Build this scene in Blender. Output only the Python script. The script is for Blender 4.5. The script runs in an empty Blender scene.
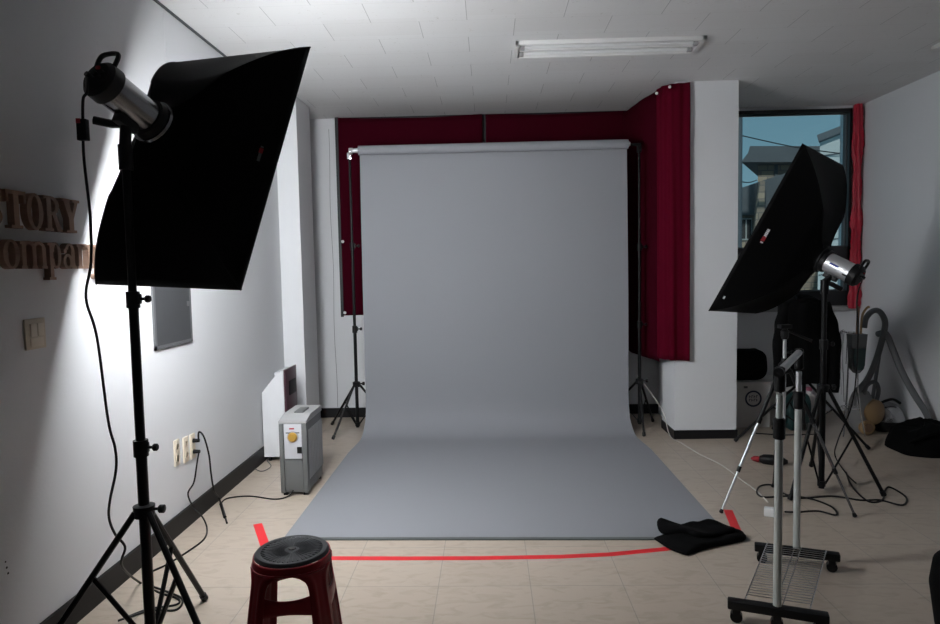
import bpy, bmesh, math, random
from mathutils import Vector, Matrix, noise
random.seed(7)
PI = math.pi
scene = bpy.context.scene
COL = scene.collection

# ------------------------------------------------------------------ camera
FPX, EYE = 660.0, 1.55
pitch = math.atan((312 - 268.4) / FPX); yaw = math.atan(19 / FPX); roll = 0.019
F = Vector((-math.sin(yaw) * math.cos(pitch), math.cos(yaw) * math.cos(pitch), -math.sin(pitch)))
R0 = Vector((math.cos(yaw), math.sin(yaw), 0)); U0 = R0.cross(F)
RT = R0 * math.cos(roll) - U0 * math.sin(roll); UP = RT.cross(F)
cam = bpy.data.cameras.new('camera'); cam.sensor_width = 36; cam.lens = 36 * FPX / 940; cam.clip_end = 300
co = bpy.data.objects.new('camera', cam); COL.objects.link(co)
m = Matrix((RT, UP, -F)).transposed().to_4x4(); m.translation = (0, 0, EYE)
co.matrix_world = m
scene.camera = co

def at(x, y, X=None, Y=None, Z=None):
    """real point in the room lying on the plane X=, Y= or Z= that the photograph shows at x, y"""
    v = F + RT * ((x - 470) / FPX) - UP * ((y - 312) / FPX)
    t = X / v.x if X is not None else (Y / v.y if Y is not None else (Z - EYE) / v.z)
    return Vector((0, 0, EYE)) + v * t

# ------------------------------------------------------------------ exposure, world, light strengths
scene.view_settings.view_transform = 'Standard'; scene.view_settings.look = 'None'
scene.view_settings.gamma = 1; scene.view_settings.use_curve_mapping = False
scene.view_settings.exposure = 0.0
SOFTBOX_POWER = 58.0
BACK_FILL_POWER = 0.8
w = bpy.data.worlds.new('world'); scene.world = w; w.use_nodes = True
nt = w.node_tree; bg = nt.nodes['Background']
tc = nt.nodes.new('ShaderNodeTexCoord'); sx = nt.nodes.new('ShaderNodeSeparateXYZ'); rp = nt.nodes.new('ShaderNodeValToRGB')
nt.links.new(tc.outputs['Generated'], sx.inputs[0]); nt.links.new(sx.outputs['Z'], rp.inputs[0]); nt.links.new(rp.outputs[0], bg.inputs[0])
rp.color_ramp.elements[0].position = 0.0; rp.color_ramp.elements[0].color = (0.22, 0.37, 0.44, 1)
rp.color_ramp.elements[1].position = 0.3; rp.color_ramp.elements[1].color = (0.11, 0.23, 0.31, 1)
bg.inputs[1].default_value = 1.1

sl_ = bpy.data.lights.new('sun', 'SUN'); sl_.energy = 2.2; sl_.angle = .02; sl_.color = (1, .95, .88)
so = bpy.data.objects.new('sun', sl_); COL.objects.link(so); so.rotation_euler = (math.radians(66), 0, math.radians(-25))
# ------------------------------------------------------------------ materials
def mat(name, col, rough=0.6, metal=0.0, var=0.06, scale=8.0, bump=0.0, bscale=60.0, spec=None, emit=None, sheen=0, col2=None, stretch=(1, 1, 1)):
    M = bpy.data.materials.new(name); M.use_nodes = True
    n = M.node_tree.nodes; l = M.node_tree.links; p = n['Principled BSDF']
    p.inputs['Roughness'].default_value = rough; p.inputs['Metallic'].default_value = metal
    if spec is not None: p.inputs['Specular IOR Level'].default_value = spec
    if sheen: p.inputs['Sheen Weight'].default_value = sheen
    g = n.new('ShaderNodeTexCoord'); mp = n.new('ShaderNodeMapping'); mp.inputs['Scale'].default_value = stretch
    l.new(g.outputs['Object'], mp.inputs[0])
    ns = n.new('ShaderNodeTexNoise'); ns.inputs['Scale'].default_value = scale; ns.inputs['Detail'].default_value = 5
    l.new(mp.outputs[0], ns.inputs['Vector'])
    mx = n.new('ShaderNodeMix'); mx.data_type = 'RGBA'
    c2 = col2 or tuple(min(1, c * (1 + var)) for c in col); c1 = col if col2 else tuple(c * (1 - var) for c in col)
    mx.inputs[6].default_value = (*c1, 1); mx.inputs[7].default_value = (*c2, 1)
    l.new(ns.outputs[0], mx.inputs[0]); l.new(mx.outputs[2], p.inputs['Base Color'])
    if bump:
        b = n.new('ShaderNodeBump'); b.inputs['Strength'].default_value = bump; b.inputs['Distance'].default_value = 0.01
        n2 = n.new('ShaderNodeTexNoise'); n2.inputs['Scale'].default_value = bscale; n2.inputs['Detail'].default_value = 3
        l.new(mp.outputs[0], n2.inputs['Vector']); l.new(n2.outputs[0], b.inputs['Height']); l.new(b.outputs[0], p.inputs['Normal'])
    if emit:
        p.inputs['Emission Color'].default_value = (*emit[0], 1); p.inputs['Emission Strength'].default_value = emit[1]
    return M

def tiled(name, base, seam, bw, bh, offset, mortar, loc=(0, 0, 0), rough=0.5, streak=0.0, spots=0.0, seam_mix=1.0, spec=0.5):
    """tiles in the object's XY plane"""
    M = mat(name, base, rough, var=0.03, scale=1.3, spec=spec); n = M.node_tree.nodes; l = M.node_tree.links
    p = n['Principled BSDF']; g = [x for x in n if x.type == 'TEX_COORD'][0]; mx = [x for x in n if x.type == 'MIX'][0]
    mp = n.new('ShaderNodeMapping'); mp.inputs['Location'].default_value = loc; l.new(g.outputs['Object'], mp.inputs[0])
    br = n.new('ShaderNodeTexBrick'); l.new(mp.outputs[0], br.inputs['Vector'])
    br.inputs['Scale'].default_value = 1; br.inputs['Brick Width'].default_value = bw; br.inputs['Row Height'].default_value = bh
    br.inputs['Mortar Size'].default_value = mortar; br.inputs['Mortar Smooth'].default_value = 0.3; br.offset = offset
    br.inputs['Color1'].default_value = (1, 1, 1, 1); br.inputs['Color2'].default_value = (0.955, 0.95, 0.945, 1)
    sm = tuple(1 - (1 - s / max(b, 1e-3)) * seam_mix for s, b in zip(seam, base)); br.inputs['Mortar'].default_value = (*sm, 1)
    mul = n.new('ShaderNodeMix'); mul.data_type = 'RGBA'; mul.blend_type = 'MULTIPLY'; mul.inputs[0].default_value = 1
    l.new(mx.outputs[2], mul.inputs[6]); l.new(br.outputs['Color'], mul.inputs[7]); last = mul
    if streak or spots:
        m2 = n.new('ShaderNodeMapping'); m2.inputs['Scale'].default_value = (4, 9, 1) if streak else (1, 1, 1); m2.inputs['Rotation'].default_value = (0, 0, 0.25)
        l.new(g.outputs['Object'], m2.inputs[0])
        ns = n.new('ShaderNodeTexNoise'); ns.inputs['Scale'].default_value = 2.0 if streak else 38; ns.inputs['Detail'].default_value = 7 if streak else 2; ns.inputs['Distortion'].default_value = 1.2
        l.new(m2.outputs[0], ns.inputs['Vector'])
        cr = n.new('ShaderNodeValToRGB'); l.new(ns.outputs[0], cr.inputs[0])
        k = streak or spots
        cr.color_ramp.elements[0].position = 0.32 if streak else 0.27; cr.color_ramp.elements[0].color = (1 - k, 1 - k * 1.1, 1 - k * 1.25, 1)
        cr.color_ramp.elements[1].position = 0.52 if streak else 0.31; cr.color_ramp.elements[1].color = (1, 1, 1, 1)
        m3 = n.new('ShaderNodeMix'); m3.data_type = 'RGBA'; m3.blend_type = 'MULTIPLY'; m3.inputs[0].default_value = 1
        l.new(last.outputs[2], m3.inputs[6]); l.new(cr.outputs[0], m3.inputs[7]); last = m3
    l.new(last.outputs[2], p.inputs['Base Color'])
    return M

MT = dict(
    wall=mat('wall_paint', (0.665, 0.672, 0.69), 0.75, var=0.025, scale=2.5, bump=0.10, bscale=70),
    column=mat('column_paint', (0.72, 0.73, 0.75), 0.7, var=0.02, scale=2, bump=0.05, bscale=50),
    floor=tiled('floor_tiles', (0.47, 0.40, 0.33), (0.30, 0.27, 0.24), 0.45, 0.45, 0.0, 0.0022, loc=(0.27, -0.43, 0), rough=0.33, streak=0.13, spec=0.35),
    ceiling=tiled('ceiling_tiles', (0.70, 0.70, 0.70), (0.36, 0.36, 0.36), 0.61, 0.305, 0.5, 0.0035, loc=(0.115, 0.05, 0), rough=0.85, spots=0.18, seam_mix=0.0),
    base=mat('baseboard_black', (0.008, 0.008, 0.009), 0.5, spec=0.3),
    frame=mat('window_frame_black', (0.010, 0.010, 0.012), 0.5),
    paper=mat('grey_paper', (0.255, 0.260, 0.282), 0.8, var=0.02, scale=1.5, bump=0.08, bscale=5, spec=0.25),
    edge_shade=mat('edge_shadow_grey', (0.09, 0.10, 0.10), 0.6),
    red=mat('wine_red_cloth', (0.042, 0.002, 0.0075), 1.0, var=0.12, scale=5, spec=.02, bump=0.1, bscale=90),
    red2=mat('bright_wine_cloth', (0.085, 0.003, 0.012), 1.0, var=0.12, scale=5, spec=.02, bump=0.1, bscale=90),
    gloss_red=mat('glossy_red_cloth', (0.42, 0.008, 0.03), 0.5, var=0.15, scale=9, bump=0.4, bscale=22),
    black=mat('black_cloth', (0.0028, 0.0028, 0.003), 0.9, var=0.2, scale=12, bump=0.15, bscale=120, spec=0.10),
    softfab=mat('black_nylon', (0.0022, 0.0022, 0.0024), 0.6, var=0.2, scale=4, spec=0.06, bump=0.05, bscale=9),
    silverfab=mat('silver_lining', (0.6, 0.6, 0.6), 0.4, 0.6),
    diffon=mat('lit_diffuser', (0.9, 0.9, 0.9), 0.8, emit=((0.95, 0.975, 1.0), SOFTBOX_POWER)),
    diffoff=mat('white_diffuser', (0.8, 0.8, 0.8), 0.8),
    metalblk=mat('black_metal', (0.005, 0.005, 0.0055), 0.4, spec=0.22),
    plasticblk=mat('black_plastic', (0.006, 0.006, 0.0065), 0.45, spec=0.25),
    silver=mat('brushed_silver', (0.62, 0.63, 0.65), 0.42, 0.85, stretch=(1, 1, 8)),
    darksilver=mat('smoked_and_shaded_silver', (0.20, 0.20, 0.21), 0.22, 0.9),
    chrome=mat('chrome', (0.75, 0.75, 0.77), 0.15, 1.0),
    postgrey=mat('painted_grey_tube', (0.50, 0.53, 0.52), 0.35, 0.3),
    tape=mat('red_tape', (0.72, 0.022, 0.03), 0.5, var=0.05),
    wood=mat('pale_wood', (0.31, 0.20, 0.145), 0.6, var=0.25, scale=14, stretch=(1, 1, 5)),
    plate=mat('ivory_plastic', (0.62, 0.54, 0.42), 0.45),
    plate2=mat('ivory_rocker', (0.72, 0.64, 0.52), 0.4),
    socketblk=mat('socket_slot', (0.04, 0.035, 0.03), 0.5),
    panel=mat('dark_grey_panel', (0.055, 0.057, 0.061), 0.75, spec=.2),
    panelframe=mat('grey_panel_frame', (0.09, 0.093, 0.097), 0.7),
    stoolred=mat('dark_red_plastic', (0.20, 0.003, 0.009), 0.42, var=0.1, spec=0.3),
    stoolblk=mat('black_stool_seat', (0.016, 0.017, 0.02), 0.42),
    heatgrey=mat('heater_grey', (0.125, 0.13, 0.13), 0.5, 0.2),
    heatlight=mat('heater_light_grey', (0.33, 0.33, 0.33), 0.5),
    heatface=mat('heater_control_panel', (0.46, 0.47, 0.50), 0.4),
    gold=mat('gold_dial', (0.62, 0.38, 0.08), 0.35, 0.6),
    white=mat('white_enamel', (0.68, 0.69, 0.71), 0.4),
    wine=mat('dark_wine_panel', (0.06, 0.018, 0.028), 0.3),
    cable=mat('black_cable', (0.007, 0.007, 0.007), 0.5, spec=0.25),
    wcable=mat('white_cable', (0.55, 0.54, 0.50), 0.5),
    carton=mat('white_carton', (0.60, 0.59, 0.58), 0.7),
    navy=mat('navy_print', (0.015, 0.025, 0.06), 0.6),
    wprint=mat('white_print', (0.7, 0.7, 0.72), 0.6),
    rprint=mat('red_print', (0.32, 0.012, 0.02), 0.6),
    bprint=mat('blue_print', (0.02, 0.05, 0.3), 0.6),
    hose=mat('grey_hose', (0.105, 0.11, 0.115), 0.5),
    vacgrey=mat('vacuum_grey', (0.20, 0.20, 0.205), 0.4),
    vacchrome=mat('shiny_vacuum_dome', (0.42, 0.42, 0.43), 0.25, 0.8),
    tan=mat('vacuum_tan', (0.33, 0.21, 0.10), 0.45),
    teal=mat('teal_plastic', (0.008, 0.035, 0.035), 0.4),
    pink=mat('pink_plastic', (0.35, 0.10, 0.16), 0.5),
    brown=mat('brown_stick', (0.22, 0.13, 0.08), 0.6),
    tube=mat('fluorescent_tube_off', (0.72, 0.73, 0.73), 0.3),
    fixture=mat('fixture_white', (0.74, 0.74, 0.73), 0.45),
    roof=mat('grey_roof', (0.10, 0.115, 0.13), 0.8, var=0.2, scale=3),
    siding=mat('pale_siding', (0.50, 0.55, 0.56), 0.8),
    ground=mat('street_ground', (0.12, 0.12, 0.12), 0.9),
    wire=mat('power_wire', (0.02, 0.02, 0.02), 0.7),
)
# brick / stone masonry for the houses outside
def brickmat(name, c1, c2, mortar):
    M = mat(name, c1, 0.9); n = M.node_tree.nodes; l = M.node_tree.links
    g = [x for x in n if x.type == 'TEX_COORD'][0]; mp = n.new('ShaderNodeMapping'); mp.inputs['Rotation'].default_value = (PI / 2, 0, 0)
    l.new(g.outputs['Object'], mp.inputs[0]); br = n.new('ShaderNodeTexBrick'); l.new(mp.outputs[0], br.inputs[0])
    br.inputs['Scale'].default_value = 1; br.inputs['Brick Width'].default_value = 0.34; br.inputs['Row Height'].default_value = 0.15; br.inputs['Mortar Size'].default_value = 0.012
    br.inputs['Color1'].default_value = (*c1, 1); br.inputs['Color2'].default_value = (*c2, 1); br.inputs['Mortar'].default_value = (*mortar, 1)
    l.new(br.outputs[0], n['Principled BSDF'].inputs['Base Color']); return M
MT['brick'] = brickmat('stone_masonry', (0.40, 0.33, 0.25), (0.24, 0.20, 0.165), (0.16, 0.15, 0.14))
# the lit diffuser is brightest over the lamp and falls off towards its rim
M = MT['diffon']; n = M.node_tree.nodes; l = M.node_tree.links
g = [x for x in n if x.type == 'TEX_COORD'][0]; vl = n.new('ShaderNodeVectorMath'); vl.operation = 'LENGTH'; l.new(g.outputs['Object'], vl.inputs[0])
mr = n.new('ShaderNodeMapRange'); mr.inputs[1].default_value = .29; mr.inputs[2].default_value = .68; mr.inputs[3].default_value = SOFTBOX_POWER; mr.inputs[4].default_value = SOFTBOX_POWER * .1
l.new(vl.outputs['Value'], mr.inputs[0]); l.new(mr.outputs[0], n['Principled BSDF'].inputs['Emission Strength'])
# ceiling board joints: staggered short joints across each row, rows almost invisible
M = MT['ceiling']; n = M.node_tree.nodes; l = M.node_tree.links
g = [x for x in n if x.type == 'TEX_COORD'][0]; sp_ = n.new('ShaderNodeSeparateXYZ'); l.new(g.outputs['Object'], sp_.inputs[0])
def mth(op, a, b=None, c=None):
    q = n.new('ShaderNodeMath'); q.operation = op
    for i_, v_ in enumerate((a, b, c)):
        if v_ is None: continue
        if isinstance(v_, (int, float)): q.inputs[i_].default_value = v_
        else: l.new(v_, q.inputs[i_])
    return q.outputs[0]
row = mth('DIVIDE', mth('ADD', sp_.outputs[1], 10.05), .305); rowi = mth('FLOOR', row); par = mth('MODULO', rowi, 2.0)
ux = mth('FRACT', mth('DIVIDE', mth('ADD', mth('ADD', sp_.outputs[0], 12.2 + .11), mth('MULTIPLY', par, .305)), .61))
seam = mth('LESS_THAN', ux, .0075); rseam = mth('MULTIPLY', mth('LESS_THAN', mth('FRACT', row), .012), .16)
tot = mth('MAXIMUM', mth('MULTIPLY', seam, .55), rseam)
tint = n.new('ShaderNodeMix'); tint.data_type = 'RGBA'; tint.inputs[7].default_value = (.20, .20, .20, 1)
pb = n['Principled BSDF']; old = pb.inputs['Base Color'].links[0].from_socket
l.new(tot, tint.inputs[0]); l.new(old, tint.inputs[6]); l.new(tint.outputs[2], pb.inputs['Base Color'])
# window glass: thin, mostly clear
G = bpy.data.materials.new('window_glass'); G.use_nodes = True
n = G.node_tree.nodes; l = G.node_tree.links; n.remove(n['Principled BSDF'])
tr = n.new('ShaderNodeBsdfTransparent'); tr.inputs[0].default_value = (0.80, 0.86, 0.87, 1); gl = n.new('ShaderNodeBsdfGlossy'); gl.inputs['Roughness'].default_value = 0.04
fr = n.new('ShaderNodeFresnel'); fr.inputs[0].default_value = 1.3; ms = n.new('ShaderNodeMixShader')
l.new(fr.outputs[0], ms.inputs[0]); l.new(tr.outputs[0], ms.inputs[1]); l.new(gl.outputs[0], ms.inputs[2]); l.new(ms.outputs[0], n['Material Output'].inputs[0])
MT['glass'] = G

# ------------------------------------------------------------------ mesh helpers
class B:
    def __init__(s): s.b = bmesh.new()
    def box(s, x0, x1, y0, y1, z0, z1, bev=0.0):
        c = Vector(((x0 + x1) / 2, (y0 + y1) / 2, (z0 + z1) / 2))
        return s.obox(c, Vector((1, 0, 0)), Vector((0, 1, 0)), Vector((0, 0, 1)), abs(x1 - x0) / 2, abs(y1 - y0) / 2, abs(z1 - z0) / 2, bev)
    def obox(s, c, ax, ay, az, hx, hy, hz, bev=0.0):
        vs = [s.b.verts.new(Vector(c) + ax * hx * i + ay * hy * j + az * hz * k) for i in (-1, 1) for j in (-1, 1) for k in (-1, 1)]
        fs = [s.b.faces.new([vs[q] for q in f]) for f in ((0, 1, 3, 2), (4, 6, 7, 5), (0, 4, 5, 1), (2, 3, 7, 6), (0, 2, 6, 4), (1, 5, 7, 3))]
        if bev:
            es = list({e for f in fs for e in f.edges})
            bmesh.ops.bevel(s.b, geom=es, offset=bev, segments=2, profile=0.6, affect='EDGES')
        return s
    def loops(s, rings, cap=True, closed=True):
        R = [[s.b.verts.new(p) for p in r] for r in rings]
        k = len(R[0])
        for a, c in zip(R, R[1:]):
            for i in range(k if closed else k - 1):
                j = (i + 1) % k
                try: s.b.faces.new((a[i], a[j], c[j], c[i]))
                except ValueError: pass
        if cap and closed:
            s.b.faces.new(list(reversed(R[0]))); s.b.faces.new(R[-1])
        return s
    def tube(s, pts, r, seg=8, rf=None):
        pts = [Vector(p) for p in pts]; rings = []
        t = (pts[1] - pts[0]).normalized(); up = Vector((0, 0, 1)) if abs(t.z) < 0.9 else Vector((1, 0, 0))
        a = t.cross(up).normalized()
        for i, p in enumerate(pts):
            q0 = pts[max(i - 1, 0)]; q1 = pts[min(i + 1, len(pts) - 1)]; t = (q1 - q0).normalized()
            a = (a - t * a.dot(t)).normalized(); bb = t.cross(a)
            rr = rf(i / (len(pts) - 1)) if rf else r
            rings.append([p + (a * math.cos(2 * PI * k / seg) + bb * math.sin(2 * PI * k / seg)) * rr for k in range(seg)])
        return s.loops(rings)
    def cyl(s, p0, p1, r0, r1=None, seg=16):
        r1 = r0 if r1 is None else r1
        return s.tube([p0, p1], r0, seg, rf=lambda t: r0 + (r1 - r0) * t)
    def lathe(s, o, ax, prof, seg=24):
        """prof: (distance along ax, radius)"""
        ax = Vector(ax).normalized(); up = Vector((0, 0, 1)) if abs(ax.z) < 0.9 else Vector((1, 0, 0)); a = ax.cross(up).normalized(); c = ax.cross(a)
        return s.loops([[Vector(o) + ax * h + (a * math.cos(2 * PI * k / seg) + c * math.sin(2 * PI * k / seg)) * max(r, 1e-4) for k in range(seg)] for h, r in prof])
    def prism(s, poly, f0, f1):
        """poly of 2D points; f0/f1 map a 2D point to 3D for both ends"""
        a = [s.b.verts.new(f0(p)) for p in poly]; c = [s.b.verts.new(f1(p)) for p in poly]; k = len(poly)
        s.b.faces.new(a); s.b.faces.new(list(reversed(c)))
        for i in range(k): s.b.faces.new((a[i], a[(i + 1) % k], c[(i + 1) % k], c[i]))
        return s
    def grid(s, nu, nv, fn):
        V = [[s.b.verts.new(fn(i / nu, j / nv)) for j in range(nv + 1)] for i in range(nu + 1)]
        for i in range(nu):
            for j in range(nv): s.b.faces.new((V[i][j], V[i + 1][j], V[i + 1][j + 1], V[i][j + 1]))
        return s

ROOT = {}
def put(name, mb, m, parent=None, label=None, solid=0, smooth=True, cat=None, group=None, kind=None, loc=None, subsurf=0, ang=35):
    b = mb.b; bmesh.ops.recalc_face_normals(b, faces=b.faces)
    if parent is not None: org = ROOT[parent.name]
    elif loc is not None: org = Vector(loc)
    else:
        if kind == 'structure' : org = Vector((0, 0, 0))
        else:
            xs = [v.co for v in b.verts]; org = Vector(((min(v.x for v in xs) + max(v.x for v in xs)) / 2, (min(v.y for v in xs) + max(v.y for v in xs)) / 2, min(v.z for v in xs)))
    for v in b.verts: v.co -= org
    me = bpy.data.meshes.new(name); b.to_mesh(me); b.free()
    if smooth:
        for p in me.polygons: p.use_smooth = True
        me.set_sharp_from_angle(angle=math.radians(ang))
    me.materials.append(m if not isinstance(m, str) else MT[m])
    o = bpy.data.objects.new(name, me); COL.objects.link(o)
    if parent is not None: o.parent = parent
    else: o.location = org
    ROOT[o.name] = org
    if solid:
        md = o.modifiers.new('thickness', 'SOLIDIFY'); md.thickness = solid; md.offset = 0
    if subsurf:
        md = o.modifiers.new('smooth', 'SUBSURF'); md.levels = subsurf; md.render_levels = subsurf
    if label: o['label'] = label
    if cat: o['category'] = cat
    if group: o['group'] = group
    if kind: o['kind'] = kind
    return o
def thing(name, label, cat, loc, group=None):
    o = bpy.data.objects.new(name, None); COL.objects.link(o); o.location = loc; o.empty_display_size = 0.1
    ROOT[o.name] = Vector(loc); o['label'] = label; o['category'] = cat
    if group: o['group'] = group
    return o
def smooth_path(pts, sub=8):
    P = [Vector(p) for p in pts]; out = []
    for i in range(len(P) - 1):
        p0, p1, p2, p3 = P[max(i - 1, 0)], P[i], P[i + 1], P[min(i + 2, len(P) - 1)]
        for k in range(sub):
            t = k / sub
            out.append(0.5 * ((2 * p1) + (p2 - p0) * t + (2 * p0 - 5 * p1 + 4 * p2 - p3) * t * t + (3 * p1 - p0 - 3 * p2 + p3) * t ** 3))
    out.append(P[-1]); return out
def S(name, mb, m, **k): return put(name, mb, m, kind='structure', **k)

# ------------------------------------------------------------------ room shell
XL, XR, YB, YN, ZC = -1.88, 3.785, 6.88, -2.6, 3.118
CX0, CX1, CY0, CY1 = 1.632, 2.176, 5.84, 6.25      # the white column
PX1, PY0, PY1 = -1.69, 5.95, 6.40                 # the pilaster on the left
S('floor', B().box(XL - .15, XR + .15, YN - .15, YB + .2, -.1, 0), 'floor')
S('ceiling', B().box(XL - .15, XR + .15, YN - .15, YB + .2, ZC, ZC + .1), 'ceiling')
S('wall_left', B().box(XL - .15, XL, YN - .15, YB + .2, 0, ZC), 'wall')
S('wall_right', B().box(XR, XR + .15, YN - .15, YB + .2, 0, ZC), 'wall')
S('wall_front', B().box(XL, XR, YN - .15, YN, 0, ZC), 'wall')
WX0, WX1, WZ0, WZ1 = 2.30, 3.685, 1.10, 3.083      # right window opening
wb = B(); wb.box(XL, WX0, YB, YB + .2, 0, ZC); wb.box(WX0, WX1, YB, YB + .2, 0, WZ0); wb.box(WX0, WX1, YB, YB + .2, WZ1, ZC); wb.box(WX1, XR, YB, YB + .2, 0, ZC)
S('wall_back', wb, 'wall', smooth=False)
S('wall_column', B().box(CX0, CX1, CY0, CY1, 0, ZC).box(CX0 + .12, CX1, CY1, YB, 0, ZC), 'column')
S('wall_pilaster', B().box(XL, PX1, PY0, PY1, 0, ZC), 'column')
S('trim_1', B().box(XL, XL + .0015, 3.93, 3.95, 1.65, ZC), 'wall')            # joint strip in the left wall
S('trim_2', B().tube([(-1.625 + .006 * math.sin(z * 5), YB - .001, z) for z in [0.11 + .1 * i for i in range(30)]], .0022, 5), 'panelframe')
S('trim_3', B().box(XL + .0, XL + .012, YN, PY0, ZC - .012, ZC), 'panelframe')
S('trim_4', B().box(-1.51, 1.45, YB - .07, YB, .98, 1.085), 'wall')       # ledge under the covered window
S('baseboard_left', B().box(XL, XL + .016, YN, 5.95, 0, .118), 'base')
S('baseboard_back', B().box(XL, CX0 + .12, YB - .016, YB, 0, .10), 'base')
S('baseboard_column', B().box(CX0 - .008, CX1 + .008, CY0 - .012, CY1 + .006, 0, .078), 'base')
S('baseboard_pilaster', B().box(XL, PX1 + .01, PY0 - .01, PY1, 0, .10), 'base')
# covered window behind the red cloth: only its black frame edge shows
w1 = S('window_1', B().box(-1.545, 1.45, YB - .02, YB, 1.085, ZC).box(-1.545, -1.51, YB - .05, YB, 1.085, ZC).box(-1.545, 1.45, YB - .05, YB, 1.07, 1.086), 'frame')
# right window
fm = B()
fm.box(WX0, WX1, YB - .03, YB + .10, WZ1 - .035, WZ1); fm.box(WX0, WX1, YB - .03, YB + .10, WZ0, WZ0 + .15)
fm.box(WX0, WX0 + .05, YB - .03, YB + .10, WZ0, WZ1); fm.box(WX1 - .025, WX1, YB - .03, YB + .10, WZ0, WZ1)
fm.box(WX0, WX1, YB - .03, YB + .10, 1.52, 1.70)
w2 = S('window_2', fm, 'frame', smooth=False)
sash = B()
for (a, c) in ((WX0 + .05, WX1 - .025),):
    for z0, z1 in ((1.70, WZ1 - .035), (1.25, 1.52)):
        sash.box(a, c, YB + .02, YB + .05, z0, z0 + .012); sash.box(a, c, YB + .02, YB + .05, z1 - .012, z1)
        sash.box(c - .006, c, YB + .02, YB + .05, z0, z1)
put('window_sash', sash, 'panelframe', w2, label='thin pale grey inner edge of the window')
put('window_pane', B().box(WX0 + .05, WX1 - .05, YB + .055, YB + .060, 1.70, WZ1 - .05), 'glass', w2)
put('window_pane', B().box(WX0 + .05, WX1 - .05, YB + .055, YB + .060, 1.25, 1.52), 'glass', w2)
S('trim_5', B().box(WX0, XR, YB - .05, YB, 1.045, 1.095, .004), 'heatlight')

# ------------------------------------------------------------------ outside the window
S('ground_outside', B().box(-12, 40, 8.5, 60, -3.4, -3.2), 'ground')
def PW(x, y, Y): p = at(x, y, Y=Y); return p
def sweep(mb, pts, Y, dep, k=.55):
    return mb.prism(pts, lambda p: Vector((p[0], Y, p[1])), lambda p: Vector((p[0] + k * dep, Y + dep, p[1])))
def pz(x, y, Y): q = at(x, y, Y=Y); return (q.x, q.z)
def house_tower():
    Y = 18
    t = thing('house', 'stone-walled house with a wide grey eave, in the window left of the softbox', 'house', (8.5, Y, -3.2))
    a = pz(758, 158, Y); x1 = pz(828, 158, Y)[0]
    put('wall', sweep(B(), [(a[0], -3.2), (x1, -3.2), (x1, a[1]), (a[0], a[1])], Y, 4), 'brick', t, smooth=False)
    put('corner_post', B().box(pz(776, 0, Y)[0], pz(779, 0, Y)[0], Y - .05, Y, -3.2, a[1]), 'roof', t, smooth=False)
    e = [pz(741, 162, Y - .55), pz(830, 162, Y - .55), pz(830, 146, Y - .55), pz(750, 146, Y - .55), pz(748, 153, Y - .55)]
    put('roof', sweep(B(), e, Y - .55, 6), 'roof', t, smooth=False)
house_tower()
def low_house():
    Y = 15.5
    t = thing('house', 'lower house with sloping grey roof and stone pier, low in the window', 'house', (6.3, Y, -3.2))
    put('wall', sweep(B(), [(3.8, -3.2), (pz(800, 0, Y)[0], -3.2), pz(800, 214, Y), (3.8, pz(740, 214, Y)[1])], Y, .5), 'brick', t, smooth=False)
    put('roof', sweep(B(), [(3.6, pz(740, 214, Y - .3)[1]), pz(802, 214, Y - .3), pz(802, 168, Y - .3), pz(770, 178, Y - .3), pz(738, 189, Y - .3), (3.6, pz(738, 190, Y)[1] - .35)], Y - .3, .9), 'roof', t, smooth=False)
    put('stone_pier', sweep(B(), [pz(751, 262, Y - .7), pz(764, 262, Y - .7), pz(765, 181, Y - .7), pz(760, 181, Y - .7)], Y - .7, .4, .3), 'brick', t, smooth=False)
    z0 = pz(745, 240, Y - .1)[1]
    for x in (pz(741, 0, Y)[0], pz(747, 0, Y)[0]):
        wn = put('window', B().box(x, x + .14, Y - .05, Y, z0, z0 + .5), 'siding', t, smooth=False)
        put('pane', B().box(x + .02, x + .12, Y - .06, Y - .05, z0 + .03, z0 + .47), 'panel', wn, smooth=False)
low_house()
def side_house():
    Y = 12.0
    t = thing('house', 'pale house with horizontal siding and a slanting roof edge, right in the window', 'house', (7, Y, -3.2))
    a, c = pz(820, 140, Y), pz(856, 126, Y); xr = 8.4; zr = a[1] + (c[1] - a[1]) / (c[0] - a[0]) * (xr - a[0])
    put('wall', sweep(B(), [(a[0], -3.2), (xr, -3.2), (xr, zr), a], Y, 4, .6), 'siding', t, smooth=False)
    bb = B()
    for i in range(12):
        z = 1.0 + i * .30
        if z < a[1] - .1: bb.prism([(a[0] + .01, z), (xr, z + .35), (xr, z + .37), (a[0] + .01, z + .02)], lambda p: Vector((p[0], Y - .02, p[1])), lambda p: Vector((p[0], Y, p[1])))
    put('siding_boards', bb, 'roof', t, smooth=False)
    put('roof', sweep(B(), [(a[0] - .10, a[1] - .05), (xr, zr - .0), (xr, zr + .10), (a[0] - .13, a[1] + .06)], Y - .15, 4.3, .6), 'roof', t, smooth=False)
side_house()
up = thing('utility_pole', 'dark utility pole outside, behind the white column, carrying the power line', 'pole', (4.3, 11.6, -3.2))
put('shaft', B().cyl((4.3, 11.6, -3.2), (4.3, 11.6, 5.2), .11, .08, 12), 'roof', up)
put('cross_arm', B().box(3.8, 4.8, 11.55, 11.65, 4.35, 4.45), 'roof', up)
def pl_(a, c, lab):
    m_ = (a + c) / 2 - Vector((0, 0, .04)); put('power_line', B().tube(smooth_path([a, m_, c], 6), .010, 5), 'wire', label=lab, cat='cable', group='power lines outside the window')
pl_(Vector((4.3, 11.55, at(734, 135, Y=11.55).z)), at(853, 155, Y=11.98), 'thin dark power line crossing the sky in front of the grey eave')
pl_(Vector((4.3, 11.55, at(738, 181, Y=11.55).z)), at(757, 180, Y=15.1), 'short power line running to the low grey roof at the left of the window')

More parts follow.
